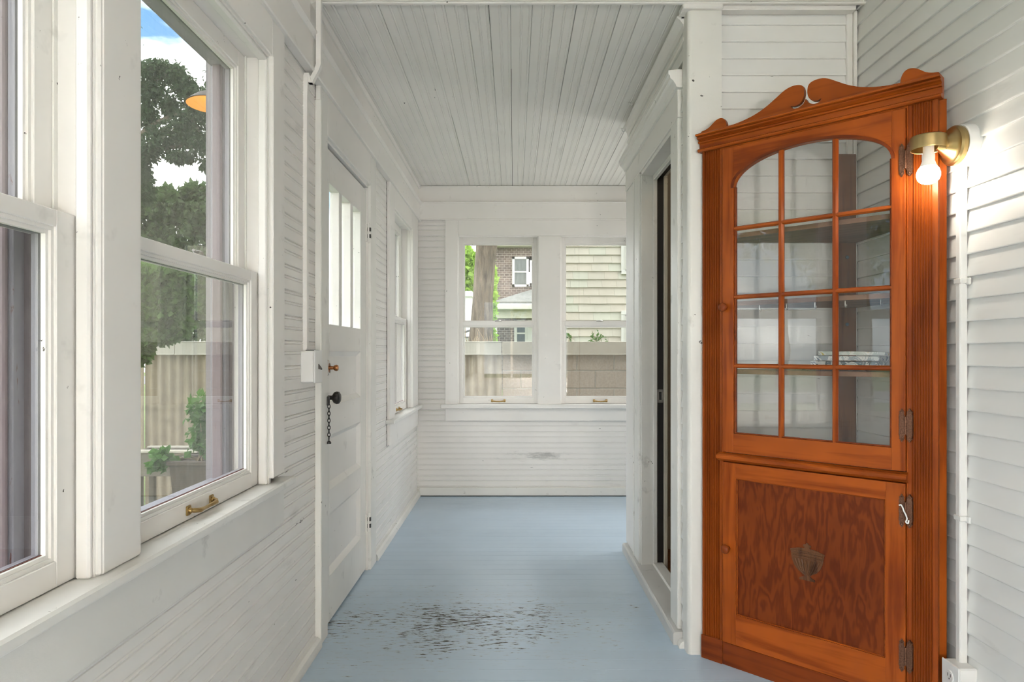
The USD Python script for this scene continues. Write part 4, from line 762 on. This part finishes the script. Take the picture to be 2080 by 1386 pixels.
# planter on a plinth near the window
PX, PY = at(412, 960, 4.6)[0], 4.6; PT = EYE - (930 - CY) / F * 4.6
pl = thing('planter', 'square brown planter with a raised frame pattern outside the left window', 'planter', (PX, PY, GZ0))
def frustum(h0, h1, z0, z1): return hull([(PX + sx * h, PY + sy * h, z) for h, z in ((h0, z0), (h1, z1)) for sx in (-1, 1) for sy in (-1, 1)])
obj('body', frustum(.125, .150, PT - .36, PT - .02), 'planter', pl)
obj('rim', [box(PX - .165, PX + .165, PY - .165, PY - .13, PT - .03, PT, .004), box(PX - .165, PX + .165, PY + .13, PY + .165, PT - .03, PT, .004), box(PX - .165, PX - .13, PY - .13, PY + .13, PT - .03, PT, .004), box(PX + .13, PX + .165, PY - .13, PY + .13, PT - .03, PT, .004)], 'planter', pl)
for fx, fy in ((0, -1), (1, 0)):
    for a_, b_, c_, d_ in ((-.085, .085, -.11, -.10), (-.085, .085, -.26, -.25), (-.085, -.075, -.26, -.10), (.075, .085, -.26, -.10), (-.03, .03, -.21, -.15)):
        off = .145 + (c_ + .02) * .07
        if fy: obj('raised_frame', box(PX + a_, PX + b_, PY - off - .004, PY - off + .012, PT + c_, PT + d_), 'planter', pl)
        else: obj('raised_frame', box(PX + off - .012, PX + off + .004, PY + a_, PY + b_, PT + c_, PT + d_), 'planter', pl)
obj('soil', box(PX - .13, PX + .13, PY - .13, PY + .13, PT - .05, PT - .018), 'soil', pl)
obj('plinth', box(PX - .17, PX + .17, PY - .17, PY + .17, GZ0, PT - .36, .008), 'concrete', pl)

def leaves(centers, n, size, seed, droop=.3, aspect=.5):
    """n folded leaves around each (x, y, z, rx, ry, rz) clump, as one mesh"""
    g_ = np.random.default_rng(seed); C = np.repeat(np.asarray(centers, float), n, 0); N = len(C)
    d = g_.normal(size=(N, 3)); d /= np.linalg.norm(d, axis=1, keepdims=True); rad = g_.random(N) ** .45
    P = C[:, :3] + d * C[:, 3:6] * rad[:, None]
    ax = g_.normal(size=(N, 3)); ax[:, 2] -= droop * 1.5; ax /= np.linalg.norm(ax, axis=1, keepdims=True)
    sd = np.cross(ax, g_.normal(size=(N, 3))); sd /= np.maximum(np.linalg.norm(sd, axis=1, keepdims=True), 1e-6); nm = np.cross(ax, sd)
    s = size * (.6 + .8 * g_.random(N))[:, None]
    v = np.stack([P, P + ax * s * .5 + sd * s * aspect * .5 + nm * s * .12, P + ax * s, P + ax * s * .5 - sd * s * aspect * .5 + nm * s * .12], 1).reshape(-1, 3)
    b = np.arange(N)[:, None] * 4; f_ = np.concatenate([b + [0, 1, 2], b + [0, 2, 3]])
    return trimesh.Trimesh(v, f_, process=False)
pb = thing('potted_plant', 'bushy green leafy plant growing in the brown planter', 'plant', (PX, PY, PT - .02))
cl = [(PX + dx, PY + dy, PT + dz, *((.055, .05, .045) if dx < -.1 else (.10, .10, .09))) for dx, dy, dz in ((.0, 0, .10), (-.02, .03, .16), (.05, -.02, .12), (.03, .02, .25), (.08, .05, .22), (.0, -.05, .33), (.06, .0, .36), (-.19, -.13, .03), (-.22, -.13, -.02))]
for k, c in enumerate(cl): obj('stem', tube([(PX + R.uniform(-.05, .05), PY + R.uniform(-.05, .05), PT - .03), ((PX + c[0]) / 2, (PY + c[1]) / 2, (PT + c[2]) / 2 + .02), c[:3]], [.005, .004, .002], 6), 'stem_dry', pb)
obj('foliage', leaves(cl, 105, .052, 3, .1, .75), 'leaf_planter', pb, kind='stuff')

def tree(name, label, base_, trunk_r, top, clumps, n, size, lm, seed, branches=(), aspect=.5, droop=.3, group=None):
    t = thing(name, label, 'tree', base_, group=group); b = np.array(base_, float); tp = np.array(top, float)
    w = [b + (tp - b) * q_ + np.r_[NR.normal(size=2) * .06 * np.linalg.norm(tp - b) * .15, 0] * (0 < q_ < 1) for q_ in np.linspace(0, 1, 8)]
    obj('trunk', tube(w, [trunk_r * (1.25 if q_ == 0 else 1 - .55 * q_) for q_ in np.linspace(0, 1, 8)], 14), 'bark', t, smooth=True)
    for br, r0 in branches: obj('branch', tube(spline(br, 4), np.linspace(r0, r0 * .3, (len(br) - 1) * 4 + 1), 8), 'bark', t, smooth=True)
    if clumps: obj('foliage', leaves(clumps, n, size, seed, droop, aspect), lm, t, kind='stuff')
    return t
def clump_px(D, items, s=1.0):
    out = []
    for px, py, rx, rz in items: c = at(px, py, D); out.append((*c, rx / F * D, max(rx, rz) / F * D * .8 * s, rz / F * D))
    return out
# tall dark tree outside the left window
D = 9.0
it = [(200, 60, 90, 60), (240, 200, 60, 90), (300, 150, 40, 28), (325, 135, 28, 12), (310, 190, 34, 28), (355, 150, 26, 22), (372, 172, 28, 26), (395, 200, 28, 30), (425, 230, 26, 36), (345, 215, 20, 20), (380, 245, 36, 30), (300, 235, 20, 30),
      (350, 270, 42, 28), (400, 290, 40, 32), (320, 290, 36, 26), (440, 300, 36, 40), (300, 310, 22, 22), (365, 318, 30, 12), (430, 335, 24, 16), (290, 350, 12, 40), (298, 385, 14, 30), (460, 200, 40, 90), (500, 300, 50, 80), (480, 100, 50, 50)]
br = [([at(150, 500, D), at(240, 330, D), at(320, 250, D), at(430, 215, D)], .07), ([at(240, 330, D), at(340, 300, D), at(440, 300, D)], .045), ([at(200, 250, D), at(300, 170, D), at(360, 150, D)], .04), ([at(390, 240, D), at(415, 285, D), at(440, 320, D)], .03)]
tree('large_tree', 'large dark tree spreading its branches across the upper left window', at(140, 960, D) * [1, 1, 0] + [0, 0, GZ0], .22, at(150, -100, D), clump_px(D, it), 760, .06, 'leaf_dark', 11, br, aspect=.5, droop=.6)
# hanging bright maple boughs below
D = 6.4
it = [(270, 560, 60, 30), (330, 555, 50, 24), (300, 590, 46, 28), (350, 600, 34, 26), (290, 640, 44, 34), (335, 640, 36, 26), (375, 610, 18, 26), (300, 680, 34, 26), (285, 715, 22, 24), (372, 660, 14, 16), (360, 560, 30, 20), (335, 680, 22, 14)]
br = [([at(120, 500, D), at(220, 560, D), at(310, 600, D), at(370, 640, D)], .04)]
tree('maple_tree', 'bright green maple with low hanging boughs outside the lower left sash', at(110, 940, D) * [1, 1, 0] + [0, 0, GZ0], .12, at(120, 380, D), clump_px(D, it), 620, .062, 'leaf_mid', 12, br, aspect=.8)
# hedge-like trees behind the corrugated wall
D = 13
it = [(300, 430, 50, 44), (360, 420, 40, 40), (410, 445, 40, 50), (320, 490, 60, 50), (390, 500, 60, 50), (440, 430, 40, 60), (300, 560, 70, 60), (400, 560, 70, 60), (400, 660, 70, 50), (300, 670, 70, 50), (250, 470, 60, 80), (470, 520, 60, 80), (340, 620, 90, 60), (420, 620, 80, 60), (340, 395, 14, 14), (395, 392, 20, 18), (285, 410, 14, 22), (425, 400, 12, 24)]
tree('yard_tree', 'olive green bushy tree behind the corrugated wall', at(360, 860, D) * [1, 1, 0] + [0, 0, GZ0], .2, at(360, 480, D), clump_px(D, it), 900, .12, 'leaf_hedge', 13, aspect=.6)
# tree trunk before the brick house
D = 11.0
tk = thing('tree_trunk', 'thick brown tree trunk seen through the left far window', 'tree', at(977, 900, D) * [1, 1, 0] + [0, 0, GZ0])
px_c = [(975, 930, 30), (975, 760, 26.5), (977, 690, 24), (981, 600, 20.5), (985, 540, 20.5), (988, 500, 21), (991, 450, 22), (994, 300, 20)]
ang = np.linspace(0, 2 * math.pi, 28, endpoint=False); rings = []
for cx, cyp, rr in px_c: c = at(cx, cyp, D); c[2] = max(c[2], GZ0); rings.append((c, rr / F * D))
pts_ = np.array([r[0] for r in rings]); rad_ = np.array([r[1] for r in rings]); tq = np.linspace(0, len(rings) - 1, 50)
P_ = np.stack([np.interp(tq, range(len(rings)), pts_[:, i]) for i in range(3)], 1); r__ = np.interp(tq, range(len(rings)), rad_)
tm = tube(P_, r__, 40); cc = meshkit.fbm(tm.vertices * [7, 7, 1.5], 4, 3)[:, None] - .5
near_ = P_[np.argmin(np.abs(tm.vertices[:, 2][:, None] - P_[:, 2][None]), 1)]; dirv = tm.vertices - near_; dirv[:, 2] = 0; tm.vertices = tm.vertices + dirv * cc * .22
obj('trunk', tm, 'bark', tk, smooth=True)
bl_ = [(*at(982, 150, D), 2.2, 2.0, 1.2), (*at(900, 200, D), 1.6, 1.6, .9), (*at(1100, 220, D), 1.8, 1.6, .9)]
obj('foliage', leaves(bl_, 1500, .16, 21), 'leaf_mid', tk, kind='stuff')
# sunlit trees behind
D = 26
it = [(935, 560, 40, 60), (950, 590, 40, 50), (945, 640, 40, 60), (998, 610, 8, 60), (996, 560, 8, 40), (940, 690, 40, 60), (955, 530, 20, 22), (930, 520, 26, 26), (994, 670, 8, 50), (880, 600, 60, 90), (960, 620, 40, 60)]
tree('garden_tree', 'sunlit yellow-green tree behind the trunk at the far window', at(950, 760, D) * [1, 1, 0] + [0, 0, GZ0], .25, at(950, 600, D), clump_px(D, it, .6), 520, .22, 'leaf_bright', 14, aspect=.7)
# ivy or twigs at trunk foot, sprigs over the block wall
D = 8.6
dr = thing('dry_twigs', 'pale dry twigs at the foot of the trunk above the flashing', 'twigs', np.r_[at(975, 720, D)[:2], GZ0])
tw = []
for k in range(46):
    a_ = at(R.uniform(950, 1003), 712, D); b_ = a_ + [R.uniform(-.10, .10), R.uniform(-.1, .1), R.uniform(.12, .36) if k % 5 == 0 else R.uniform(.1, .2)]; tw.append(tube([np.r_[a_[:2], GZ0], a_, (a_ + b_) / 2 + [R.uniform(-.04, .04), 0, 0], b_], [.006, .006, .005, .002], 5))
obj('twig', tw, 'stem_dry', dr, kind='stuff')
for (px, n_, lab) in ((1150, 5, 'small green sprig at the left edge of the right far window'), (1213, 6, 'small green sprig rising above the block wall in mid window')):
    D = 8.2; b_ = at(px, 712, D); t = thing('plant_sprig', lab, 'plant', np.r_[b_[:2], GZ0])
    st_ = [tube([np.r_[b_[:2], GZ0], b_, b_ + [.03 * math.sin(k * 2), 0, .10], b_ + [.07 * math.sin(k * 2.1), 0, .16 + .04 * (k % 3)]], [.006, .004, .003, .0015], 5) for k in range(n_)]
    obj('stem', st_, 'stem_dry', t); obj('foliage', leaves([(*(b_ + [0, 0, .14]), .09, .06, .10)], 42, .055, 30 + px, aspect=.55), 'leaf_mid', t, kind='stuff')
# white shed edge
D = 14
a_, b_ = at(900, 593, D), at(957, 593, D)
sh = thing('white_shed', 'white shed corner behind the flashing at the left of the far window', 'shed', ((a_[0] + b_[0]) / 2, D + 1.0, GZ0))
obj('shed_wall', box(a_[0] - 1.5, b_[0], D, D + 2.5, GZ0, at(0, 603, D)[2]), 'shed_white', sh); obj('shed_eave', box(a_[0] - 1.55, b_[0] + .03, D - .05, D + 2.55, at(0, 603, D)[2], at(0, 592, D)[2], .01), 'shed_white', sh)
obj('step_rail', [tube([at(940, 676, D - .1), at(960, 670, D - .1)], .02, 8), box(a_[0], b_[0], D - .06, D, at(0, 687, D)[2], at(0, 684, D)[2])], 'asphalt', sh)

# brick house
D = 32.0; S = D / F
X = lambda px, d=D: (px - CX) / F * d
Z = lambda py, d=D: EYE - (py - CY) / F * d
bh = thing('brick_house', 'dark brick house with porch roof behind the tree trunk', 'house', (X(1100), D + 3, GZ0))
obj('brick_wall', [box(p_, q_, D, D + 6, a_, b_) for p_, q_, a_, b_ in pierced(X(1005), X(1200), GZ0, Z(503), [(X(1042), X(1083), Z(582), Z(523)), (X(1046), X(1071), Z(700), Z(650))])], 'brick', bh)
obj('eave', box(X(1000), X(1205), D - .5, D + .3, Z(503.5), Z(496), .02), 'house_cream', bh); obj('roof', hull([(x_, y_, z_) for x_ in (X(1000), X(1205)) for y_, z_ in ((D - .5, Z(496)), (D + 6.3, Z(496)), (D + 3, Z(400)))]), 'roof_slate', bh)
def house_window(t, x0, x1, z0, z1, y, fw=.09, m_='house_white', grid=(1, 2)):
    f_ = obj('window_frame', [box(x0, x0 + fw, y - .06, y + .06, z0, z1), box(x1 - fw, x1, y - .06, y + .06, z0, z1), box(x0, x1, y - .06, y + .06, z0, z0 + fw), box(x0, x1, y - .06, y + .06, z1 - fw, z1)] +
             [box(x0, x1, y - .05, y + .05, z0 + (z1 - z0) * k / grid[1] - fw * .3, z0 + (z1 - z0) * k / grid[1] + fw * .3) for k in range(1, grid[1])] + [box(x0 + (x1 - x0) * k / grid[0] - fw * .2, x0 + (x1 - x0) * k / grid[0] + fw * .2, y - .05, y + .05, z0, z1) for k in range(1, grid[0])], m_, t)
    obj('pane', box(x0 + fw * .5, x1 - fw * .5, y, y + .02, z0 + fw * .5, z1 - fw * .5), 'dark_pane', f_)
house_window(bh, X(1040.5), X(1074), Z(583), Z(522), D, .11); house_window(bh, X(1076), X(1110), Z(583), Z(522), D, .16)
house_window(bh, X(1044.5), X(1072), Z(705), Z(650), D, .13); obj('shutter', box(X(1072), X(1082), D - .08, D, Z(705), Z(650)), 'house_white', bh)
d_ = D - 3.0
obj('porch_roof', hull([(X(1000, d_), d_, Z(618, d_)), (X(1120, d_), d_, Z(616, d_)), (X(1000, d_), d_, Z(613, d_)), (X(1120, d_), d_, Z(613, d_)), (X(1090, D), D, Z(585)), (X(1180, D), D, Z(585)), (X(1012, D), D, Z(612)), (X(1180, D), D, Z(612))]), 'roof_slate', bh)
obj('porch_fascia', box(X(999, d_), X(1130, d_), d_ - .1, d_ + .1, Z(629, d_), Z(617, d_), .02), 'house_white', bh)
obj('porch_beam', box(X(1001, d_), X(1130, d_), d_ + .1, d_ + .5, Z(646, d_), Z(628, d_)), 'house_cream', bh)
obj('porch_column', lathe([(0, 0), (.16, 0), (.15, 3.2), (.13, 3.9), (0, 3.9)], (X(1002.5, d_), d_ + .3, Z(646, d_) - 3.9), n=20), 'house_white', bh, smooth=40)

# cream shingled house
D = 14.8
yh = thing('shingled_house', 'cream shingle-sided house filling the right far window', 'house', (X(1250, D), D + 3, GZ0))
wx0, wx1 = X(1116, D), X(1420, D)
obj('house_wall', box(wx0, wx1 + 9, D, D + 6, GZ0, 6.5), 'cream_siding', yh)  # runs on out of view to cover bright sky in pane reflections
rp = 16.55 / F * D; z = Z(733.2, D); sh_n = 0
for r_ in range(-3, 16):
    zb = z + r_ * rp; x_ = wx0 - R.uniform(0, .3)
    while x_ < X(1300, D):
        w_ = R.uniform(.28, .40); p_, q_ = max(x_, wx0), x_ + w_
        mm = R.choice(['cream_siding', 'cream_siding', 'cream_siding_pale', 'cream_siding_warm']); e_ = R.uniform(0, .004)
        if q_ - p_ > .03: obj('shingle', hull([(xx, yy, zz_) for xx in (p_ + .0012, q_ - .0012) for yy, zz_ in ((D, zb), (D - .034 - e_, zb - e_), (D - .034 - e_, zb + .004), (D - .006, zb + rp + .01), (D, zb + rp + .01))]), mm, yh)
        x_ += w_
for (pz0, pz1) in ((555, 420), (745, 640)):
    obj('window_casing', [box(X(1261, D), X(1271, D), D - .07, D, Z(pz0, D), Z(pz1, D), .005), box(X(1261, D), X(1320, D), D - .08, D, Z(pz0 + 3, D), Z(pz0 - 5, D), .005), box(X(1261, D), X(1320, D), D - .075, D, Z(pz1, D), Z(pz1 - 8, D), .005)], 'house_white', yh)
    house_window(yh, X(1270, D), X(1312, D), Z(pz0 - 4, D), Z(pz1, D), D - .045, .03, 'house_white', (2, 5))
# porch lantern outside, beside the door
lp = thing('porch_lantern', 'outdoor lamp with a glowing amber shade seen through the upper left window', 'lamp', (-1.115, 2.56, 2.08))
c = np.array([-1.115, 2.56, 2.082])
mat('amber', {'e': ('emission', {'color': (1.0, .40, .06), 'strength': .26}), 'd': ('diffuse_bsdf', {'color': (.4, .2, .05)}), 'a': ('add_closure', {})}, [('e.emission', 'a.closure1'), ('d.BSDF', 'a.closure2')], surface='a.closure')
obj('shade', lathe([(.030, .045), (.060, .030), (.098, 0), (.095, -.001), (.058, .026), (.030, .040)], c, n=40), 'planter', lp, smooth=40)
obj('shade_lining', lathe([(.0, .034), (.030, .034), (.056, .022), (.094, -.003), (.0935, -.004), (.055, .018), (.0, .028)], c, n=40), 'amber', lp, smooth=40)
mat('lantern_glow', {'e': ('emission', {'color': (1.0, .75, .38), 'strength': 1.6})}, surface='e.emission')
obj('bulb', trimesh.creation.icosphere(2, .024).apply_translation(c + [0, 0, .005]), 'lantern_glow', lp, smooth=True)
obj('socket', lathe([(0, .10), (.022, .10), (.024, .05), (.030, .04), (0, .04)], c, n=20), 'black_iron', lp, smooth=40)
obj('bracket', [tube(spline([c + [0, 0, .10], c + [.01, 0, .14], c + [.07, 0, .16], c + [.135, 0, .12], c + [.16, 0, .10]], 5), .010, 10), box(-.972, -.95, 2.52, 2.60, 2.12, 2.26, .004)], 'black_iron', lp, smooth=40)
for k, (x_, y_) in enumerate(((-5.0, -10.5), (2.2, -12.5), (9.2, -10))):  # trees added out of view to block bright sky mirrored in the far panes
    cl = [(x_ + NR.normal() * 1.3, y_ + NR.normal() * .8, 2.6 + NR.random() * 4.0, 1.3, 1.0, .9) for _ in range(18)]
    tree('front_tree', ('added dense tree behind the camera on the left, blocks bright sky', 'added dense tree straight behind the camera, blocks bright sky', 'added dense tree behind the house side, blocks bright sky')[k], (x_, y_, GZ0), .2, (x_, y_, 4.0), cl, 300, .24, 'leaf_hedge', 70 + k, aspect=.7)
# lawn trees far left, mirrored in the cabinet panes
for k, (x_, y_, s_) in enumerate(((-9, 1.2, 1.0), (-16, -6.5, 1.25), (-15, 4.5, 1.2), (-31, -10, 1.8), (-33, 4, 1.9), (-32, 19, 1.9))):
    cl = [(x_ + NR.normal() * 1.1 * s_, y_ + NR.normal() * 1.1 * s_, 2.9 * s_ + NR.random() * 2.6 * s_, 1.0 * s_, 1.0 * s_, .7 * s_) for _ in range(14)]
    tree('street_tree', ('small leafy lawn tree nearest to the left windows', 'leafy tree on the lawn left of and behind the camera', 'leafy tree at the lawn edge beyond the corrugated wall', 'tall street tree across the road behind the camera', 'tall street tree across the road abreast of the porch', 'tall street tree across the road farthest ahead')[k], (x_, y_, GZ0), .16 * s_, (x_, y_, 3.2 * s_), cl, 170, .22 * s_ ** .5, 'leaf_mid', 50 + k, aspect=.7)
